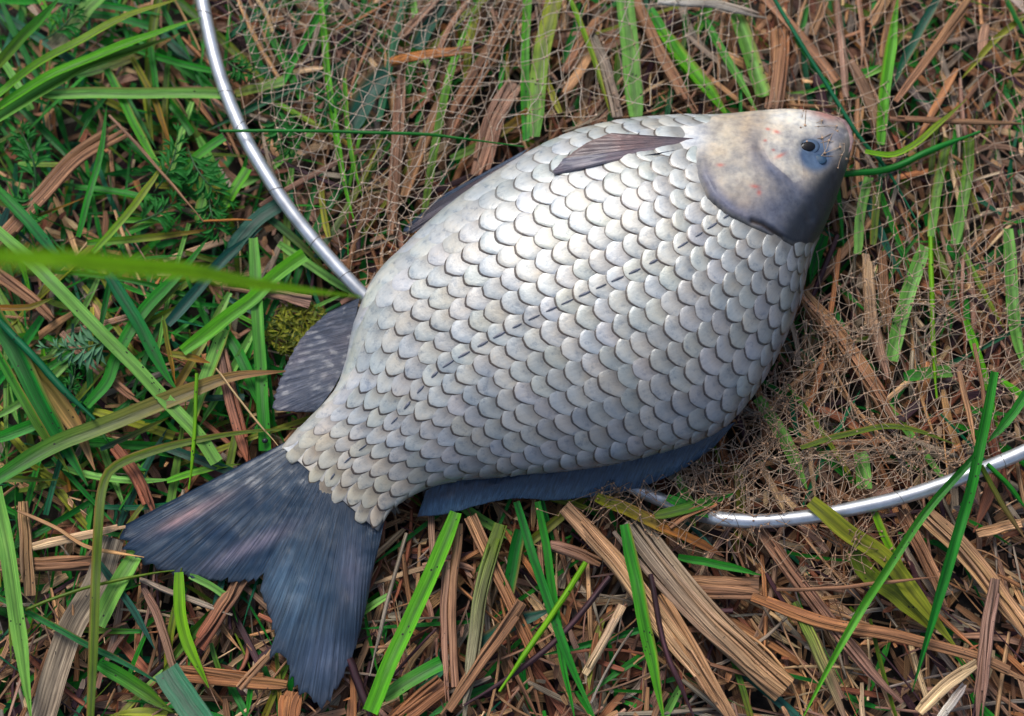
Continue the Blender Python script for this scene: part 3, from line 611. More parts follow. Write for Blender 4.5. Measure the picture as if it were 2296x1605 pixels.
INNER = [tuple(x) for x in HOOP[:-1]]
FISHPOLY = [tuple(e[:2]) for e in ST] + [tuple(e[2:]) for e in ST[::-1]]
ALLFISH = FISHPOLY + []
def netting(cell, ang, region, seed, amp, lam, zlo, zamp, c_lo, c_hi, r=0.00016, amp2=0.16, keep=1.0, squash=0.62, over=None, ml=2.6):
    """diamond mesh, warped and crumpled; region = list of polygons (grid px)"""
    x0 = min(p[0] for q in region for p in q); x1 = max(p[0] for q in region for p in q); y0 = min(p[1] for q in region for p in q); y1 = max(p[1] for q in region for p in q)
    cx, cy = (x0 + x1) / 2, (y0 + y1) / 2; R = math.hypot(x1 - x0, y1 - y0) / 2 + 2 * amp
    nx, ny = int(R / cell) + 1, int(R / (cell * squash)) + 1
    ca, sa = math.cos(ang), math.sin(ang); pts = {}
    for j in range(-ny, ny + 1):
        for i in range(-nx, nx + 1):
            x = (i + (0.5 if j % 2 else 0)) * cell; y = j * cell * squash
            u, v = cx + x * ca - y * sa, cy + x * sa + y * ca
            u2 = u + amp * vn(u / lam, v / lam, seed) + amp * 0.45 * vn(u / lam * 2.7, v / lam * 2.7, seed + 5) + cell * amp2 * vn(u / 19.0, v / 19.0, seed + 9)
            v2 = v + amp * vn(u / lam, v / lam, seed + 20) + amp * 0.45 * vn(u / lam * 2.7, v / lam * 2.7, seed + 25) + cell * amp2 * vn(u / 19.0, v / 19.0, seed + 29)
            if not (-140 < u2 < 2860 and -500 < v2 < 1400): continue
            pts[(i, j)] = (u2, v2)
    keys = list(pts); arr = np.array([pts[k] for k in keys])
    ok = np.zeros(len(arr), bool)
    for q in region: ok |= inpoly(arr, q)
    infish = inpoly(arr, FISHPOLY)
    good = {}
    for k, (u, v), o_, inf in zip(keys, arr, ok, infish):
        if not o_: continue
        z = zlo + zamp * (0.5 + 0.75 * vn(u / 70, v / 70, seed + 40) + 0.45 * vn(u / 24, v / 24, seed + 44))
        z = max(z, 0.006)
        if inf:
            if over is None or not over(u, v): continue
            w_ = P(u, v, 0.035); zt_ = fish_top(w_[0], w_[1])
            if zt_ is None: continue
            w_ = P(u, v, zt_); zt_ = fish_top(w_[0], w_[1]) or zt_; z = zt_ + 0.0007
        elif over is not None and over(u, v): z = max(z, 0.012)
        good[k] = np.array(P(u, v, z))
    segs = []
    for (i, j), p in good.items():
        for (a, b) in ((i, j + 1), (i - 1 if j % 2 == 0 else i + 1, j + 1)):
            q = good.get((a, b))
            if q is None or np.linalg.norm(p - q) > cell * PXM * ml or random.random() > keep: continue
            segs.append((p, q))
    if not segs: return None
    A = np.array([s_[0] for s_ in segs]); B = np.array([s_[1] for s_ in segs]); n = len(segs)
    mid = (A + B) / 2 + RNG.normal(0, 1, (n, 3)) * cell * PXM * np.array((0.05, 0.05, 0.05))
    T = B - A; T /= np.linalg.norm(T, axis=1)[:, None] + 1e-12; S = np.cross(T, (0.03, 0.02, 1.0)); S /= np.linalg.norm(S, axis=1)[:, None] + 1e-12; U = np.cross(S, T)
    V = []
    for c in (A, mid, B):
        for a in (0.5, 2.6, 4.7): V.append(c + r * (math.cos(a) * S + math.sin(a) * U))
    V = np.stack(V, 1).reshape(-1, 3); base = np.arange(n)[:, None] * 9
    F = np.vstack([base + np.array((k * 3 + a, k * 3 + (a + 1) % 3, (k + 1) * 3 + (a + 1) % 3, (k + 1) * 3 + a)) for k in range(2) for a in range(3)])
    tone = RNG.random(n)[:, None]; C = np.repeat(np.array(c_lo) * (1 - tone) + np.array(c_hi) * tone, 9, 0)
    # knots: little octahedra of quads (cube corners pulled in)
    K = np.unique(np.round(np.vstack([A, B]), 7), axis=0); nk = len(K); cube = np.array([(x, y, z) for x in (-1, 1) for y in (-1, 1) for z in (-1, 1)], float) * r * 2.0
    jit = RNG.uniform(0.7, 1.35, (nk, 1, 1)); KV = (K[:, None] + cube[None] * jit).reshape(-1, 3); kb = np.arange(nk)[:, None] * 8 + len(V)
    KF = np.vstack([kb + np.array(f) for f in ((0,1,3,2),(4,6,7,5),(0,4,5,1),(2,3,7,6),(0,2,6,4),(1,5,7,3))])
    kt = RNG.random(nk)[:, None]; KC = np.repeat(np.array(c_hi) * (0.55 + 0.6 * kt) * np.array((1.05, 0.9, 0.8)), 8, 0)
    return np.vstack([V, KV]), np.vstack([F, KF]), np.vstack([C, KC])
TW = dict(tan=((0.22, 0.145, 0.09), (0.40, 0.30, 0.21)), grey=((0.24, 0.18, 0.12), (0.44, 0.37, 0.29)), brown=((0.15, 0.085, 0.048), (0.31, 0.20, 0.12)))
OVER = [(1745,200),(1790,300),(1820,330),(1872,380),(1890,490),(2010,500),(2010,200)]
headover = lambda u, v: bool(inpoly(np.array((u, v)), OVER))
top_left = [(470,-120),(520,150),(600,330),(720,500),(860,600),(980,480),(1240,300),(1500,250),(1650,-120)]
sheets = [
 netting(44, 0.5, [[p for p in INNER]], 1.0, 45, 300, 0.010, 0.006, *TW['tan'], over=headover, keep=0.97, amp2=0.1),
 netting(34, 1.1, [[(480,-120),(560,200),(700,440),(850,590),(960,500),(1060,330),(1250,-120)]], 7.0, 45, 200, 0.012, 0.007, *TW['grey'], amp2=0.1),
 netting(54, 0.9, [[(1000,-120),(1080,300),(1330,260),(1640,230),(1700,-120)]], 15.0, 50, 180, 0.014, 0.007, *TW['grey'], amp2=0.1),
 netting(30, 0.8, [[(1660,960),(1800,680),(1900,600),(2150,520),(2420,430),(2420,900),(2100,1080),(1750,1160),(1520,1130),(1420,1080)]], 21.0, 110, 170, 0.010, 0.009, *TW['tan'], r=0.00014),
 netting(28, 1.4, [[(1250,1105),(1600,1000),(1720,840),(1900,900),(2200,1000),(2050,1160),(1980,1290),(1850,1330),(1640,1260),(1400,1190),(1180,1140)]], 33.0, 80, 130, 0.011, 0.009, *TW['brown'], r=0.00015),
 netting(25, 0.2, [[(1640,960),(1780,700),(1850,640),(1930,760),(1800,1000),(1620,1130),(1330,1120)]], 51.0, 60, 110, 0.010, 0.010, *TW['brown'], r=0.00014),
 netting(42, 0.9, [[(1745,205),(1790,300),(1820,332),(1872,382),(1890,480),(2000,500),(2010,205)]], 61.0, 25, 120, 0.012, 0.006, *TW['tan'], over=headover, amp2=0.15, ml=6.0, r=0.00013),
]
V = []; F = []; C = []; n = 0
for s_ in sheets:
    if s_: V.append(s_[0]); F.append(s_[1] + n); C.append(s_[2]); n += len(s_[0])
o = mesh_obj('netting', np.vstack(V), np.vstack(F), M['twine'], net, col=np.vstack(C), smooth=False); o['kind'] = 'stuff'
print('NET tris', 2 * sum(len(f) for f in F))

# ================================================================ blades, straws and stems that can be picked out, one object each
PAL = dict(bright=(0.11,0.42,0.012), pale=(0.175,0.43,0.075), deep=(0.005,0.17,0.014), mid=(0.022,0.25,0.014), teal=(0.004,0.135,0.055), dteal=(0.018,0.105,0.075),
 olive=(0.10,0.17,0.005), lime=(0.17,0.42,0.006), yel=(0.27,0.29,0.022), orange=(0.36,0.13,0.015), brown=(0.19,0.095,0.045), tan=(0.33,0.185,0.085), ptan=(0.44,0.30,0.16),
 red=(0.17,0.055,0.025), mauve=(0.215,0.12,0.078), grey=(0.19,0.155,0.115), maroon=(0.045,0.014,0.02), white=(0.46,0.42,0.36), rust=(0.25,0.105,0.038))
for k_ in ('brown', 'tan', 'ptan', 'red', 'mauve', 'grey', 'rust', 'white'): PAL[k_] = tuple(min(0.62, c * 1.35) for c in PAL[k_])
HERO = '''
g|bright>yel|1|-60,650 200,440 500,270 800,110 1180,-20|62|20,24|long bright blade at top left, uppermost of the bundle slanting up to the top edge
g|bright|1|-60,720 300,500 600,370 900,250 1290,110|70|18,20|bright green blade of the top left bundle, ending at the hoop near the top
g|pale>olive|1|-60,790 250,590 560,420 850,320 1110,235|78|16,18|pale green blade with brownish middle, lowest of the slanting top left bundle
g|pale|1|270,602 600,600 1000,598 1440,600|78|15,12c|pale green blade lying level at upper left, running under the hoop
g|yel>pale|1|1500,600 1650,560 1810,520|80|9,9c|short yellow green blade piece just inside the hoop at upper left
g|olive>mid|1|-40,440 150,230 390,-20|72|26,34|blurred olive blade in the top left corner
g|grey>pale|1|330,310 450,200 560,60 650,-30|115|10,12c|broad greyish green dead leaf near the top left corner
g|mid>bright|1|680,440 780,640 850,780 950,960 1060,1120|58|14,12|green blade with orange edge going down from the level pale blade
g|yel>orange|1|840,370 930,530 1010,700 1095,960|42|13,11|narrow yellow blade with orange tip left of the hoop
g|bright|1|1420,1340 1500,1200 1580,1075|72|12,12c|short cut bright green blade stub beside the hoop
g|bright>mid|1|1130,1115 1280,980 1430,875|62|12,13c|folded green blade piece left of the hoop, above the short stub
g|lime>yel|1|590,1610 780,1400 950,1180 1080,990|46|17,16|yellow green blade slanting through the feathery weeds
g|mid>teal|1|-30,1200 150,1380 340,1600 430,1710|72|19,17|deep green blade slanting down from the left edge above the blurred blade
g|mid|1|495,1510 580,1200 640,980 682,670|42|16,15|thin upright green blade crossing the long brown straw at left
g|dteal|1|1440,1650 1600,1440 1800,1290|105|10,10c|dull blue green leaf pointing up to the hoop
g|pale|1|1270,1420 1290,1280 1305,1130|72|9,9c|pale green blade piece left of the hoop below the level blade
g|mid|1|955,290 975,420 992,560|42|10,10c|short green blade behind the level pale blade
r|deep|1|1400,835 1800,833 2293,842 2700,856 2920,880 3340,935|22|24,22|thin dark green stem crossing over the hoop and the netting
r|mauve>brown|1|695,735 900,950 1100,1180 1295,1412|20|20,18|thin reddish twig slanting down through the weeds at upper left
r|orange|1|1290,1412 1420,1405 1600,1400|17|17,14|short orange stalk end near the hoop
s|brown|1|-60,1600 250,1270 500,1000 790,825|105|13,12|broad brown straw slanting up at left, longest of that side
g|bright|1|2040,-30 2080,400 2130,800 2200,1200 2270,1450|44|12,12|narrow bright blade standing under the netting, left of a similar one
g|bright|1|2195,500 2210,800 2250,1050 2310,1260|32|12,11|thin bright blade under the netting, right of a similar one
g|pale>yel|2|1285,870 1330,400 1430,-40|115|9,9c|broad pale green leaf running up to the top edge above the belly
g|mid>bright|2|1235,900 1228,400 1245,-30|58|10,10c|narrower green leaf left of the broad pale leaf above the belly
g|lime>yel|2|1505,-30 1600,200 1680,420 1775,740|38|14,11|narrow lime blade running down from the top edge to the belly
g|pale|2|1935,745 1905,400 1865,-40|118|9,10c|broad spotted pale leaf from the top edge to the belly by the pectoral fin
g|olive>bright|2|590,1360 680,800 760,450 940,-30|56|11,12|olive green leaf under the netting left of the pelvic fin
s|brown|2|720,880 880,560 1000,350 1210,-30|125|8,9|wide brown straw under the netting, right of the olive leaf
s|brown>mauve|2|375,1500 415,1000 440,300|78|7,8|brown straw standing upright under the netting, left of the olive leaf
s|mauve|2|925,1120 1060,720 1180,540|135|7,8c|thick brown cut stalk end above the pelvic fin
s|brown|2|470,1260 560,1000 700,620|60|7,8|slim brown straw between the upright straw and olive leaf under the netting
s|mauve|2|440,250 560,120 700,-30|72|9,10|pinkish brown straw at the top edge under the netting
s|orange>rust|2|370,405 600,350 900,318|60|11,11|orange straw lying nearly level under the netting
g|dteal|2|110,820 250,560 360,465|150|7,7c|wide teal leaf under the netting, the lower one
g|dteal|2|530,310 650,100 740,-30|105|8,8|wide teal leaf under the netting at the top edge
s|brown|2|1920,-30 2100,350 2310,720|84|10,9|brown straw slanting down to the throat of the fish
g|mid>bright|2|2020,60 2160,300 2310,540|78|8,8|green leaf beside the brown straw slanting to the throat
s|grey|2|1630,190 1740,420 1825,745|80|8,9c|grey brown stalk beside the narrow lime blade
s|brown|2|1475,460 1640,200 1790,40|62|9,9|brown straw leaning right behind the narrow lime blade
g|bright|3|-20,200 200,480 420,760|100|9,9|bright green leaf running down to the gill cover from the upper left
g|mid>pale|3|220,70 400,380 600,720|60|9,9|slim green leaf running down to the cheek of the fish
g|pale|3|450,90 540,350 625,620|115|10,10c|broad pale leaf end above the cheek of the fish
s|mauve>rust|3|690,700 730,420 735,180|135|10,11c|thick reddish brown reed end above the cheek
r|teal|3|700,-10 850,240 1000,480 1250,880 1420,1080 1630,1450|28|17,12|long teal stem slanting past the snout
g|bright|3|1375,920 1400,600 1440,300 1490,-30|82|11,13|bright green leaf standing right of the snout up to the top edge
g|dteal>teal|3|1750,-20 1600,250 1450,560|62|11,11|teal leaf crossing behind the leaf right of the snout
s|brown|3|1475,650 1750,280 1975,-30|52|13,14|brown straw slanting up to the top edge right of the snout
s|brown|3|1440,755 1800,772 2320,790|42|13,13|brown straw lying level right of the snout
g|lime>yel|3|1280,968 1450,992 1600,920 1750,790 1930,630|42|17,16|curved yellow green leaf touching the net at the snout
r|deep|3|1120,1110 1230,1100 1420,1078 1700,960 2010,835|44|16,16|thick dark green stem slanting up right below the snout
g|pale>olive|3|1700,1510 1740,1200 1810,880|62|10,10c|pale green upright leaf right of the head, left one of two
g|pale>olive|3|1850,1560 1920,1200 1945,880|72|10,10c|pale green upright leaf right of the head, right one of two
g|pale|3|1235,1620 1255,1350 1305,1130|62|9,9c|pale green leaf close to the dark back of the head
g|olive|3|1330,1560 1345,1380 1355,1220|50|9,9c|narrow olive leaf beside the pale leaf close to the back of the head
g|deep|3|2170,-20 2230,100 2310,250|42|14,14|deep green blade in the top right corner
g|yel|3|2310,90 2100,260 1890,510|42|12,11|yellow green leaf slanting down from the top right corner
s|white>grey|3|-40,12 300,28 650,112|62|14,14|whitish curved straw along the top edge above the gill cover
s|mauve|3|1098,-20 1130,300 1165,620|52|10,10|mauve straw coming down from the top edge above the snout
s|tan|3|1320,150 1380,60 1420,-20|85|9,9c|short tan stalk at the top edge right of the snout
s|tan|3|1030,10 990,120 945,225|60|9,9c|short pale straw at the top edge above the eye
g|pale|4|-40,-30 200,190 480,480 700,700 900,900 1100,1120 1260,1300 1380,1470|86|20,14c|long pale blade with dark specks slanting from the left edge towards the tail
g|teal>mid|4|690,270 900,620 1050,900 1130,1010|82|16,13|deep green blade running beside the long pale speckled blade
g|pale>mid|4|1615,40 1640,500 1660,800 1690,1395|78|12,11c|upright pale blade left of the anal fin
g|bright|4|1160,760 1400,580 1600,430 1750,280 1940,140|90|15,13c|bright folded blade slanting up to the hoop end
g|dteal|4|1065,590 1250,380 1400,200 1670,-30|72|12,10|dull blue green blade slanting under the blurred blade
g|mid|4|550,1110 680,960 740,800 900,520 1150,260 1340,20|78|11,11|mid green blade crossing under the long pale speckled blade
g|mid>rust|4|-40,1590 300,1380 600,1260 900,1140 1250,1000 1500,920 1840,885|112|17,13|broad green blade turning brown, pointing at the anal fin
g|olive|7|575,1640 600,1000 622,500 655,150 740,10 1000,-90 1300,-160 1600,-205 1910,-230|60|24,13|olive blade bent over left of the tail, one leg down to the bottom edge
g|deep|4|-40,500 150,850 300,1150 560,1620|125|18,12|wide deep green blade at the left edge below the blurred blade
g|mid>olive|4|-30,740 200,1150 440,1530|62|19,13|narrow green blade with brown edges at the left edge
g|yel>tan|4|40,620 200,850 380,1080 520,1300 610,1520|112|16,10|wide yellow green leaf withering to a brown tip at left
r|teal|4|-30,540 200,780 420,1020 605,1195|46|23,18|teal stem lying across the yellow green leaf at left
b|lime|4|-140,190 400,212 800,240 1200,258 1600,330 2000,378 2300,415|210|300,125|big out of focus green blade close to the lens at left
g|mid|4|1440,640 1560,850 1720,1250|72|9,9|green blade right of the pale upright blade left of the anal fin
g|pale|4|1440,620 1350,850 1190,1260|92|10,9c|pale green blade slanting down left between the upright blades
g|olive>orange|4|1040,560 1080,780 1120,970|30|14,12|thin olive blade with orange tip crossing the deep green blade
g|yel>orange|4|1085,775 1200,795 1340,835|46|13,12|short yellow leaf tip turned orange pointing right
g|orange>olive|4|-30,482 180,482 345,415|42|17,16|orange brown leaf curling at the left edge
s|mauve>brown|4|390,640 600,850 890,1090|60|9,9|brown straw under the long pale speckled blade
s|mauve>red|4|1415,750 1480,1050 1590,1460|70|9,9|purple brown straw left of the tail root
s|red|7|730,-110 880,100 970,300|82|11,10|dark red brown straw above the upper tail lobe
r|ptan|4|1375,870 1560,1110 1775,1370|13|15,15|thin pale yellow stalk running to the tail root
r|lime|4|1250,900 1242,1250 1205,1640|24|18,15|thin upright green stem between the bent olive blade and the tail root
s|mauve|4|1685,385 1820,410 1975,445|72|11,11c|short pinkish straw block below the hoop end
s|brown|4|-30,270 200,430 330,560|72|9,9|brown straw at the left edge below the blurred blade
g|mid|4|-30,1320 200,1235 520,1080|80|10,10|green blade lying low at the left edge under the wide deep green blade
g|pale|7|-20,150 60,600 130,1100 200,1640|102|21,17|tall pale green blade at the bottom left edge
f|teal|7|1060,1310 1130,1430 1290,1660|165|24,30c|wide teal leaf with a cut tip at the bottom edge
g|pale|7|870,590 760,760 625,1030|112|10,11c|broad pale blade piece left of the tail fork
g|lime|7|1140,690 1150,950 1200,1150 1330,1425|72|12,11|bent bright green blade below the upper tail lobe
g|deep>teal|7|-30,840 250,980 520,1130 850,1300 1070,1430|40|14,12|dark green blade crossing the bottom left corner
r|olive|7|160,930 500,800 900,710 1110,680|20|17,12|thin olive stalk reaching the lower edge of the tail
f|grey|7|715,470 620,750 430,1100 260,1640|160|9,10c|wide grey dead leaf at bottom left
s|brown|7|-30,650 220,640 600,638|92|8,8c|brown straw lying level at the left edge near the bottom
s|tan|7|145,240 168,500 190,840|82|10,10c|upright tan straw end beside the tall pale blade
s|ptan|7|210,525 500,460 800,395|42|12,13|pale straw end touching the tip of the upper tail lobe
s|tan|7|110,305 350,400 560,530 920,592|28|14,13|thin tan straw reaching under the upper tail lobe
s|red>brown|7|1260,1165 1400,950 1540,730|102|9,9c|red brown straw in the fork of the tail
s|grey|7|890,735 1100,820 1480,960|42|10,10|greyish straw lying across the tail fork
s|mauve|7|910,790 1000,950 1110,1290|52|8,8|brown grey straw left of the bent bright blade
g|dteal|7|630,630 830,900 990,1185|44|11,9|thin teal blade left of the bent bright blade
g|pale|7|1210,710 1330,770 1460,850|44|10,10c|short pale blade just below the notch of the tail
s|rust|7|1110,1315 1500,1360 1830,1395|88|8,8|orange straw bundle lying level below the tail
s|tan|7|1520,1430 1640,1300 1740,1190|46|9,9c|small tan straw left of the lower tail lobe
g|mid>olive|7|630,1270 850,1400 1100,1580|92|12,12|dull green blade behind the wide teal leaf
s|rust|7|1870,1450 1850,1540 1835,1660|140|8,8c|broad red brown straw below the lower tail tip
g|bright|8|790,310 700,550 560,870 420,1170 250,1580|102|14,14c|wide bright green blade right of the lower tail lobe
g|deep>mid|8|1175,240 1300,650 1420,1000 1530,1300 1690,1650|56|16,17|vivid blade running from the dorsal fin to the bottom edge, upper of the crossing pair
g|mid|8|1305,240 1370,560 1420,900 1480,1300 1550,1650|50|14,14|vivid green blade running to the bottom edge, lower of the crossing pair
r|lime|8|1615,625 1450,890 1250,1180 1065,1450|36|20,16|thin lime stem crossing over the vivid green pair
g|mid>bright|8|1865,385 1930,700 2010,1100 2120,1650|82|15,15|long green blade with dark midrib to the bottom edge, left of the weathered reed
s|tan>ptan|8|1480,270 1700,500 1900,740 2100,1050 2330,1340|130|13,12|big smooth tan reed leaf below the dorsal fin
s|grey>tan|9|-220,360 0,650 300,1000 770,1440|210|11,11c|broad weathered grey reed with split fibres at the bottom
s|tan|9|-60,850 150,1180 420,1640|120|11,11|orange tan reed beside the broad weathered one
r|maroon|8|1770,720 1500,1050 1250,1270 840,1540|36|14,14|dark maroon stem slanting across the bottom litter
r|maroon|9|-90,700 0,1150 110,1420 200,1640|34|14,14|dark stem running down along the tan reed at the bottom
s|mauve|8|722,620 708,1000 745,1530|42|11,10|slim mauve straw right of the wide bright blade
s|brown>mauve|8|810,380 760,900 785,1420|58|11,10|brown straw beside the slim mauve one
s|olive>grey|8|1070,380 950,800 900,1200 840,1640|98|12,11|olive brown straw bundle running to the bottom edge
s|brown|8|1215,880 1000,1180 700,1600|86|13,12|rounded brown straw crossing over the olive brown bundle
s|tan>rust|8|880,330 1100,800 1300,1230|92|9,9|tan straw slanting under the olive brown bundle
g|yel>rust|8|1680,215 1950,330 2310,510|84|15,13|yellow green leaf with orange streak below the dorsal fin
g|deep|8|1195,420 1160,620 1120,820|80|9,9c|short deep green blade between the straws below the dorsal fin
g|dteal|8|890,1190 1150,1020 1400,925|92|8,8|dull teal blade under the straws at the bottom
g|pale>mid|8|330,1490 530,1360 700,1270|92|9,9c|green blade piece beside the foot of the wide bright blade
r|grey|8|475,440 360,850 240,1350|24|12,12|thin grey stalk right of the tail
s|rust|8|380,1640 600,1480 710,1390|130|9,9c|thick orange brown straw at the bottom edge right of the tail
r|maroon|8|110,1240 200,1480 260,1640|52|10,10|dark red stem at the tip of the lower tail lobe
s|mauve>brown|8|1385,515 1550,560 1710,640|88|12,11|brown pointed husk right of the vivid green pair
s|ptan|8|1610,1340 1740,1110 1850,900|62|10,10c|pale straw end among the chips at the bottom
g|deep>bright|9|1985,-60 1700,260 1400,700 1150,1100 860,1660|54|26,18|long vivid blade slanting down left over the lower right litter
g|mid>deep|6|2100,890 2040,1200 1950,1620 1850,1970 1720,2420 1580,2930|72|34,16|long vivid blade with tan tip crossing over the hoop at lower right
g|yel|9|930,240 1150,430 1400,600 1600,850 1870,1180|112|18,13|wide yellow green leaf lying over the hoop at lower right
g|olive>yel|9|1190,550 1300,700 1500,850 1710,1070|112|14,12|second yellow green leaf beneath the wide one at lower right
g|lime|9|1325,280 1420,500 1560,720|52|14,13|narrow lime leaf joining the wide yellow green leaf
s|brown>mauve|9|590,390 900,800 1300,1300 1520,1520|104|11,11|brown straw slanting across the lower right litter
s|olive>mauve|9|830,880 1000,1250 1170,1640|74|12,12|straw streaked green at the bottom right
s|rust>brown|9|560,840 1000,1000 1500,1100 2000,1230 2320,1370|60|14,12|orange brown straw lying long across the lower right
s|tan|9|1640,290 1950,600 2320,1120|124|10,10|broad tan reed in the lower right litter
s|brown|9|1500,300 1640,560 1800,900|80|9,9|brown straw left of the broad tan reed at lower right
s|mauve|9|2112,730 2050,1100 1995,1640|82|15,14|upright mauve straw near the bottom right corner
s|ptan|9|1620,1580 1800,1400 2000,1265|74|14,14c|pale straw end near the bottom right corner
r|brown|9|720,800 1100,790 1400,755 1730,722|24|20,19|thin brown twig lying over the two vivid blades
r|olive>brown|9|2020,10 2150,250 2310,490|34|22,16|brown stalk crossing the hoop near the right edge
s|tan|9|1990,440 2150,395 2320,350|62|10,10|tan straw below the hoop near the right edge
s|brown|9|130,775 350,780 600,790|150|9,9c|broad brown straw block below the hoop
s|white|9|1745,1640 1830,1520 1910,1400|60|12,12|whitish straw at the bottom edge right
g|orange>red|9|-30,395 200,490 385,590|58|14,13|orange leaf with red tip below the hoop gap
g|mid|9|90,590 350,640 620,705|50|11,11|green blade under the brown straw block below the hoop
r|mid|9|2060,0 2200,140 2310,290|30|22,18|thin green stem crossing the hoop at the right edge
s|tan>brown|6|880,400 1100,650 1300,930 1500,1230|112|10,10|long tan brown straw under the netting right of the fish
s|ptan>mauve|6|1285,140 1310,500 1350,700 1410,940|72|10,10|pale mauve straw running down under the netting right of the head
s|brown|6|1390,120 1400,400 1410,640|70|9,9|brown straw beside the pale mauve one under the netting
g|pale|6|1660,90 1550,400 1440,820|94|11,10c|pale green leaf under the netting right of the fish
r|lime|6|1700,30 1710,600 1740,1060|32|13,12|thin green stem standing in the netting at right
g|pale|6|2190,-20 2230,600 2310,920|84|12,11|pale green leaf near the right edge
g|mid>pale|6|1530,930 1650,910 1830,890|80|9,9c|short green leaf lying level in the netting at right
g|olive|6|870,1375 1150,1290 1500,1240 1870,1355|40|18,16|olive leaf arching over the netting at right
g|pale|6|590,1060 750,1300 910,1640|92|10,10|pale leaf under the netting below the fish back
g|pale|6|1240,1400 1255,1500 1270,1640|104|10,10c|pale leaf piece just above the hoop at right
r|tan|6|1880,890 1940,1150 1985,1360|38|17,15|tan twig standing beside the vivid blade at right
r|brown|6|1975,710 2030,1000 2055,1260|26|18,16|brown twig right of the tan one
g|mid|6|2320,1000 2200,1180 2060,1340|60|18,17|green blade coming in from the right edge above the hoop
r|maroon|6|1105,20 1020,220 920,480|36|12,11|dark red stem along the nape of the fish
g|olive>mid|9|-60,330 100,300 260,250 440,190|70|15,14|olive blade of the tuft over the gap in the hoop, upper one
g|mid|9|20,215 150,275 300,345|62|14,13|green blade of the tuft over the gap in the hoop, slanting down right
s|brown>rust|9|30,395 170,300 330,240|46|15,14|brown straw lying over the gap in the hoop
g|deep>olive|9|90,180 165,290 200,400|50|13,12|dark blade standing over the gap in the hoop
g|deep|6|1020,20 960,170 930,330|72|10,10|dark green leaf along the nape of the fish
'''
REG = lambda k: np.array([(0, 744.1, 1488.2)[(k - 1) % 3], (0, 520.0, 1040.0)[(k - 1) // 3]])
used_u = []
def vcol(c, v=0.12):
    c = np.asarray(c, float); k = random.uniform(1 - v, 1 + v); return c * k * np.array([random.uniform(0.93, 1.07), 1, random.uniform(0.9, 1.1)])
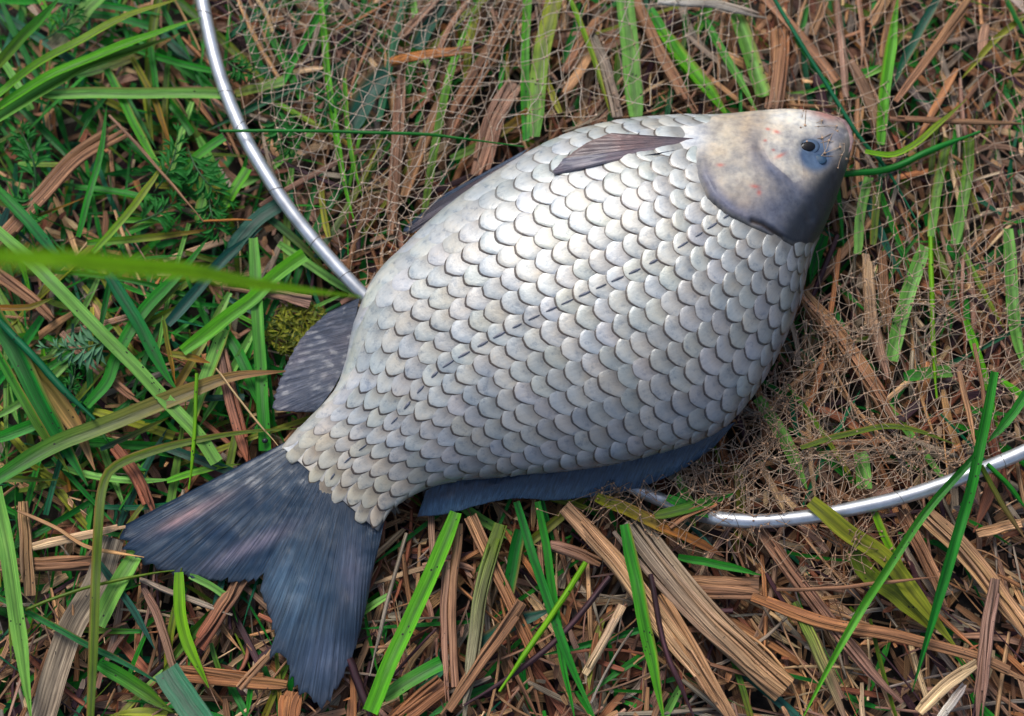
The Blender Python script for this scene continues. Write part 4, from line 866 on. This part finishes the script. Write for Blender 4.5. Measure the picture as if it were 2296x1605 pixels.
for line in HERO.strip().splitlines():
    kd, col, reg, pts, wd, z, label = line.split('|')
    p = np.array([[float(a) for a in q.split(',')] for q in pts.split()]) * 0.35188 + REG(int(reg))
    cut = z.endswith('c'); z0, z1 = [float(a) * 1e-3 for a in z.rstrip('c').split(',')]
    cs = col.split('>'); c0 = vcol(PAL[cs[0]]); c1 = vcol(PAL[cs[-1]])
    L = np.linalg.norm(np.diff(p, axis=0), axis=1).sum(); n = int(np.clip(L / 16, 7, 44))
    q = spline(p, n); t = np.linspace(0, 1, n); sdv = random.random() * 90
    q = q + 2.0 * np.array([(vn(x * 5, sdv), vn(x * 5, sdv + 9)) for x in t])
    zz = z0 * (1 - t) + z1 * t + np.array([0.0012 * vn(x * L / 120, sdv, 4) for x in t])
    W = P(q[:, 0], q[:, 1], zz); wdt = float(wd) * 0.35188 * PXM * (1 - 0.022 * 0)
    zf = (CAM[2] - zz.mean()) / (CAM[2] - 0.02); wdt *= zf
    S = Strands()
    if kd in 'gb':
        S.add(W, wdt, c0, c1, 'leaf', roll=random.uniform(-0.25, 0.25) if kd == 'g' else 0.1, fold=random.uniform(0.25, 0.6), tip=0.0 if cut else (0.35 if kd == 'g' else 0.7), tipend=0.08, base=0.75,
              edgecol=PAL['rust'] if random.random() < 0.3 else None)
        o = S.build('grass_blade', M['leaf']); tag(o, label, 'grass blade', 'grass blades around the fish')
    elif kd == 'f':
        S.add(W, wdt, c0, c1, 'leaf', roll=0.1, fold=0.12, tip=0.0, base=0.95); o = S.build('broad_leaf', M['leaf'] if cs[0] != 'grey' else M['straw']); tag(o, label, 'leaf')
    elif kd == 's':
        # a straw: torn ribbon with a rounded back, some with a split strip lying alongside
        ns_ = 1 if float(wd) < 38 else int(np.clip(float(wd) / 26, 2, 7))
        T = np.gradient(W, axis=0); T /= np.linalg.norm(T, axis=1)[:, None]; sdx = np.cross(T, (0, 0, 1.0))
        if ns_ > 1: S.add(W - np.array((0, 0, wdt * 0.08)), wdt * 0.9, c0 * 0.8, c1 * 0.8, 'straw', thick=0.12, tip=0.0 if cut else 0.3, tipend=0.3, base=0.8)
        for k in range(ns_):
            x = (k + 0.5 + random.uniform(-0.35, 0.35) * (ns_ > 1)) / ns_ * 2 - 1; off = x * wdt * 0.46
            a = 0 if random.random() < 0.5 else int(random.random() * 0.18 * n); b_ = n if random.random() < 0.45 else n - int(random.random() * 0.25 * n)
            if b_ - a < 5: a, b_ = 0, n
            tt = np.linspace(-1, 1, n)[:, None]; sp_ = random.gauss(0, 0.09) * wdt * tt + random.gauss(0, 0.05) * wdt * tt ** 2
            lay = W + sdx * (off + sp_) + np.array((0, 0, 1.0)) * (wdt * (0.16 * math.sqrt(max(0, 1 - x * x)) + random.uniform(-0.03, 0.05)))
            S.add(lay[a:b_], wdt / ns_ * random.uniform(0.35, 1.9) if ns_ > 1 else wdt, vcol(c0, 0.3), vcol(c1, 0.3), 'straw', roll=random.uniform(-0.4, 0.4), thick=random.uniform(0.3, 0.5),
                  tip=(0.0 if cut else 0.2) if ns_ == 1 else random.choice([0.0, 0.1, 0.3]), tipend=0.25, base=0.7)
        o = S.build('dry_straw', M['straw']); tag(o, label, 'straw', 'dry straws around the fish')
    else:
        S.add(W, wdt * 1.05, c0, c1, 'round', tip=0.3, tipend=0.45, base=0.9)
        nm = 'twig' if cs[0] in ('mauve', 'brown', 'maroon', 'tan', 'grey', 'orange') else 'plant_stem'
        o = S.build(nm, M['straw'] if nm == 'twig' else M['leaf']); tag(o, label, 'twig' if nm == 'twig' else 'stem', 'thin stems around the fish')

# ================================================================ loose blades and straws among them (alike, so they share a label by place)
def zone_green(u, v):
    """share of green in the cover, 0..1"""
    g = 0.75 * float(sst(900, 480, u + 0.25 * (v - 600))) + 0.22
    if v > 1180 and u > 500: g = min(g, 0.16)
    if u > 1500 and v > 1050: g = 0.10
    if 480 < u < 1100 and v < 520: g = 0.5
    if u < 640 and v > 1240: g = 0.42
    if u > 1640 and v < 720: g = 0.36
    return g
def flow(u, v):
    """usual lie of the straw (radians, grid px axes)"""
    if u > 1500 and v > 900: return 0.85 + 0.3 * vn(u / 300, v / 300)
    if v < 560 and 700 < u < 1550: return -1.15
    if v < 560 and u >= 1550: return 1.35 + 0.4 * vn(u / 200, v / 200, 3)
    if u > 1750 and v <= 900: return 1.45 + 0.4 * vn(u / 200, v / 200, 2)
    if v > 1150: return 1.9 + 1.2 * vn(u / 260, v / 260, 7)
    return 0.8 + 2.6 * vn(u / 230, v / 230, 5)
def strand_path(u, v, ang, L, z, n, bend=0.25, zn=0.0015):
    a = ang + np.linspace(-0.5, 0.5, n) * random.gauss(0, bend); st_ = L / (n - 1)
    du = np.r_[0, np.cumsum(np.cos(a[:-1]) * st_)]; dv = np.r_[0, np.cumsum(np.sin(a[:-1]) * st_)]
    s_ = random.random() * 99; zz = z + random.uniform(-1, 1) * 0.0035 * np.linspace(-1, 1, n) * min(1, L / 150) + np.array([zn * vn(k * 0.5, s_) for k in range(n)])
    return P(u + du - du.mean(), v + dv - dv.mean(), np.maximum(zz, -0.0145))
GREENS = ['bright', 'pale', 'mid', 'mid', 'deep', 'deep', 'olive', 'teal', 'pale', 'yel', 'dteal']
DRY = ['brown', 'brown', 'tan', 'tan', 'mauve', 'mauve', 'red', 'grey', 'ptan', 'rust', 'grey', 'maroon']
def where(u, v):
    if u < 760:
        a = u < 340
        if v < 260: return 'in the top left corner' if a else 'left of the top of the hoop'
        if v < 560: return 'on the left edge above the blurred blade' if a else 'left of the hoop among the weeds'
        if v < 830: return 'on the left edge below the blurred blade' if a else 'between hoop end and anal fin'
        if v < 1100: return 'on the left edge level with the anal fin' if a else 'just left of the tail root'
        if v < 1350: return 'left of the upper tail tip' if a else 'around the fork of the tail'
        return 'in the bottom left corner' if a else 'below the tail fin'
    if v < 640:
        if u < 1100: return 'under the netting near the top' if v < 260 else 'under the netting left of the pelvic fin'
        if u < 1640: return 'at the top edge above the belly'
        if u < 2000: return 'above the head of the fish' if v < 240 else 'close by the snout'
        return 'in the top right corner' if v < 300 else 'on the right edge level with the head'
    if u > 1600 and v < 1150: return 'close to the back, under the netting' if u < 1980 else 'on the right edge above the hoop'
    if u < 1100: return 'below the tail end of the dorsal fin'
    if u < 1560: return 'below the dorsal fin, mid bottom' if v > 1350 else 'just under the dorsal fin'
    if u < 1960: return 'just below the gap in the hoop' if v < 1380 else 'at the bottom edge under the hoop gap'
    return 'in the bottom right corner' if v > 1380 else 'below the hoop at right'
CW = dict(bright='bright green', pale='pale green', mid='mid green', deep='dark green', olive='olive', teal='teal', yel='yellow green', dteal='blue green', brown='brown', tan='tan', mauve='mauve brown', red='red brown', grey='grey', ptan='pale tan', rust='rust orange', maroon='dark maroon')
def scatter(kind, count):
    k = 0
    while k < count:
        u, v = random.uniform(-40, 2335), random.uniform(-40, 1645)
        if bool(inpoly(np.array((u, v)), FISHPOLY)): continue
        g = zone_green(u, v)
        if (random.random() < g) != (kind == 'grass_blade'): continue
        ang = flow(u, v) + random.gauss(0, 0.45) + (random.random() < 0.25) * random.uniform(-1.5, 1.5)
        S = Strands(); n = 9
        if kind == 'grass_blade':
            L = random.uniform(90, 360); w_ = random.uniform(8, 22) * PXM; ck = random.choice(GREENS); c = vcol(PAL[ck], 0.25)
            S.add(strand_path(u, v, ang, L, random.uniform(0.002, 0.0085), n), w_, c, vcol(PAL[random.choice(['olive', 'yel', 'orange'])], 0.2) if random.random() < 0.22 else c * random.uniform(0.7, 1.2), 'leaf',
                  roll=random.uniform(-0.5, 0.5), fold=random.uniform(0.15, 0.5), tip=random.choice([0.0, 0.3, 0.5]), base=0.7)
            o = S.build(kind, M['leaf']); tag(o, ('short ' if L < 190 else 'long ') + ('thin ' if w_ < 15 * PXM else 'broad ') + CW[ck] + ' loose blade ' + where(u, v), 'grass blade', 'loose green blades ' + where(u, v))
        else:
            L = random.uniform(70, 330); w_ = random.uniform(5, 17 if v > 1150 else 28) * PXM; ck = random.choice(DRY); c = vcol(PAL[ck], 0.3); rd_ = random.random() < 0.3
            S.add(strand_path(u, v, ang, L, random.uniform(0.001, 0.0085), n, 0.4), w_ * (0.45 if rd_ else 1), c, vcol(c, 0.25), 'round' if rd_ else 'straw', roll=random.uniform(-0.4, 0.4), thick=random.uniform(0.2, 0.45), tip=random.choice([0.0, 0.2, 0.45]), tipend=0.12, base=0.6)
            o = S.build(kind, M['straw']); tag(o, ('short ' if L < 180 else 'long ') + ('thin ' if w_ < 14 * PXM else 'broad ') + CW[ck] + ' loose straw ' + where(u, v), 'straw', 'loose brown straws ' + where(u, v))
        k += 1
scatter('grass_blade', 215); scatter('dry_straw', 225)

# ================================================================ the uncountable rest: litter bed and low grass
def litter():
    S = Strands(); G = Strands()
    for layer, (cnt, zlo, zhi, Lr, wr) in enumerate([(1500, -0.014, -0.010, (60, 260), (10, 30)), (2200, -0.010, -0.002, (50, 280), (5, 22)), (2600, -0.004, 0.0045, (40, 260), (3, 16)), (1500, -0.004, 0.0070, (20, 170), (1.5, 5))]):
        for _ in range(int(cnt * 0.72 * (3.6 if layer < 3 else 2))):
            if _ < cnt * 0.72: u, v = random.uniform(-120, 2415), random.uniform(-120, 1725)
            else:                                           # the same cover goes on all round, out of the picture
                while True:
                    u, v = random.uniform(-1500, 3800), random.uniform(-1350, 2800)
                    if not (-120 < u < 2415 and -120 < v < 1725): break
            g = zone_green(u, v) * (0.65 if layer > 1 else (0.5 if layer else 0.15))
            ang = flow(u, v) + random.gauss(0, 0.6) + (random.random() < 0.35) * random.uniform(-1.6, 1.6)
            z = random.uniform(zlo, zhi)
            if random.random() < g:
                c = vcol(PAL[random.choice(['deep', 'deep', 'deep', 'mid', 'teal', 'olive', 'mid'])], 0.3)
                G.add(strand_path(u, v, ang, random.uniform(*Lr) * 1.2, z, 6), min(random.uniform(*wr), 22) * PXM, c, None, 'flat', roll=random.uniform(-0.6, 0.6), fold=0.4, tip=0.4, base=0.6)
            else:
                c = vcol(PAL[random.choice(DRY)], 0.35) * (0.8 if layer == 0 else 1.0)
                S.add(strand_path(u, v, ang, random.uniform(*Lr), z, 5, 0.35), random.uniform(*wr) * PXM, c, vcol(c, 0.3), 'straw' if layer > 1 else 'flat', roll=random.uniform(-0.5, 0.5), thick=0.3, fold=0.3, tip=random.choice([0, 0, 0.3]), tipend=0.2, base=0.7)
    for _ in range(1500):                                   # small torn chips
        u, v = random.uniform(-100, 2395), random.uniform(-100, 1705)
        c = vcol(PAL[random.choice(['tan', 'ptan', 'brown', 'mauve', 'red', 'grey', 'rust'])], 0.4); L = random.uniform(9, 34)
        S.add(strand_path(u, v, random.uniform(0, 6.28), L, random.uniform(-0.008, 0.006), 3, 0.1, 0.0), L * random.uniform(0.2, 0.6) * PXM, c, vcol(c, 0.3), 'flat', roll=random.uniform(-0.7, 0.7), fold=0.3, tip=random.choice([0, 0.5]), base=0.5)
    o = S.build('litter', M['straw']); tag(o, 'bed of dry broken straw chips covering the soil', 'litter', None, 'stuff')
    o = G.build('low_grass', M['leaf']); tag(o, 'low green grass between the straw', 'grass', None, 'stuff')
litter()

# ================================================================ feathery weeds, moss, seed
def frond(u, v, ang, L, nl, material, label, z=0.012, lobe=1.0):
    n = 14; a = ang + np.linspace(-0.35, 0.35, n) * random.choice([-1, 1]); st_ = L / (n - 1)
    q = np.stack([u + np.r_[0, np.cumsum(np.cos(a[:-1]))] * st_, v + np.r_[0, np.cumsum(np.sin(a[:-1]))] * st_], -1)
    zz = z + 0.004 * np.sin(np.linspace(0, math.pi, n)); W = P(q[:, 0], q[:, 1], zz)
    root = thing('feathery_weed', W[0], label, 'weed', 'feathery weeds')
    S = Strands().add(W, 5 * PXM, (0.05, 0.13, 0.05), None, 'round', tip=0.4, tipend=0.3); S.build('stem', M['leaf'], root)
    for k in range(nl):
        t = 0.22 + 0.78 * k / max(1, nl - 1); i = min(int(t * (n - 1)), n - 1); side = 1 if k % 2 else -1
        if k == nl - 1: side = 0
        b = a[i] + side * random.uniform(0.6, 0.95); ll = L * 0.34 * lobe * (1.15 - 0.6 * t) * random.uniform(0.8, 1.15)
        V = []; F = []
        for fi in (-1, 0, 1):                               # three narrow fingers
            fl = ll * (1.0 if fi == 0 else 0.72); fo = ll * (0.0 if fi == 0 else 0.22); k0 = len(V)
            for r, pw in enumerate((0.35, 0.8, 1.0, 0.75, 0.08)):
                x = r / 4; bb = b + 0.3 * side * x + fi * 0.55 * (0.4 + 0.6 * x); cx_ = q[i, 0] + math.cos(b) * fo + math.cos(bb) * fl * x; cy_ = q[i, 1] + math.sin(b) * fo + math.sin(bb) * fl * x
                hw = ll * 0.085 * pw; zc_ = zz[i] + 0.003 * x - 0.004 * x * x + 0.0007 * fi
                for s_ in (-1, 0, 1): V.append(P(cx_ - math.sin(bb) * hw * s_, cy_ + math.cos(bb) * hw * s_, zc_ + 0.0004 * abs(s_)))
            F += [(k0 + r * 3 + s_, k0 + r * 3 + s_ + 1, k0 + r * 3 + s_ + 4, k0 + r * 3 + s_ + 3) for r in range(4) for s_ in range(2)]
        mesh_obj('leaflet', np.array(V), F, material, root)
for a in [(255,755,3.0,150,11,'weedpale','pale grey green feathery weed leaf under the long speckled blade',0.013,1.2), (80,420,-1.9,150,9,'weed','dark feathery weed nearest the left edge at upper left',0.011,1.2),
          (75,400,1.9,130,9,'weed','dark feathery weed leaf hanging down beside the broad brown straw',0.010,1.2), (345,430,-1.2,140,11,'weed','dark feathery weed just left of the thin reddish twig',0.012,1.3),
          (420,330,0.9,150,11,'weed','dark feathery weed right of the thin reddish twig',0.012,1.3), (470,420,1.3,120,9,'weed','dark feathery weed below the short cut blade stub',0.010,1.3), (300,500,-0.6,130,9,'weed','small dark feathery weed above the blurred blade',0.010,1.2),
          (500,130,0.4,90,9,'weed','dark feathery weed touching the hoop near the top',0.010,1.3), (620,230,1.2,120,9,'weed','dark feathery weed under the netting beside the hoop',0.009,1.3), (140,900,-1.3,100,8,'weed','dark weed leaf below the pale feathery one',0.009,1.1),
          (95,90,-0.8,120,9,'weed','dark feathery weed in the top left corner',0.012,1.2), (760,170,1.8,110,9,'weed','dark feathery weed deep under the netting near the top',0.008,1.3), (40,480,-0.6,110,8,'weed','dark feathery weed on the left edge under the brown straw',0.008,1.2)]:
    frond(a[0], a[1], a[2], a[3], a[4], M[a[5]], a[6], a[7], a[8])
def moss():
    S = Strands()
    for _ in range(420):
        r = math.sqrt(random.random()); an = random.uniform(0, 6.28); u, v = 668 + 72 * r * math.cos(an), 738 + 62 * r * math.sin(an); z = 0.006 + 0.007 * (1 - r * r) * random.random()
        S.add(strand_path(u, v, random.uniform(0, 6.28), random.uniform(13, 26), z, 5, 1.6, 0.0008), random.uniform(4, 8) * PXM, vcol(random.choice([(0.17, 0.19, 0.012), (0.26, 0.27, 0.02), (0.08, 0.11, 0.008)]), 0.3), None, 'flat', roll=random.uniform(-0.8, 0.8), fold=0.7, tip=0.6, base=0.4)
    tag(S.build('moss', M['leaf']), 'small yellow green moss cushion between hoop end and anal fin', 'moss')
moss()
def seed(u, v, r, z, label):
    V = []; F = []; n, m_ = 12, 7
    for i in range(m_):
        ph = math.pi * i / (m_ - 1)
        for k in range(n):
            a = 2 * math.pi * k / n; V.append(P(u, v, z) + np.array((math.cos(a) * math.sin(ph) * r, math.sin(a) * math.sin(ph) * r * 0.85, math.cos(ph) * r * 0.8)))
    F = [(i * n + k, (i + 1) * n + k, (i + 1) * n + (k + 1) % n, i * n + (k + 1) % n) for i in range(m_ - 1) for k in range(n)]
    tag(mesh_obj('seed', np.array(V), F, M['seed']), label, 'seed')
seed(594, 988, 0.0013, 0.0135, 'round black seed lying on the pale upright blade by the tail root')
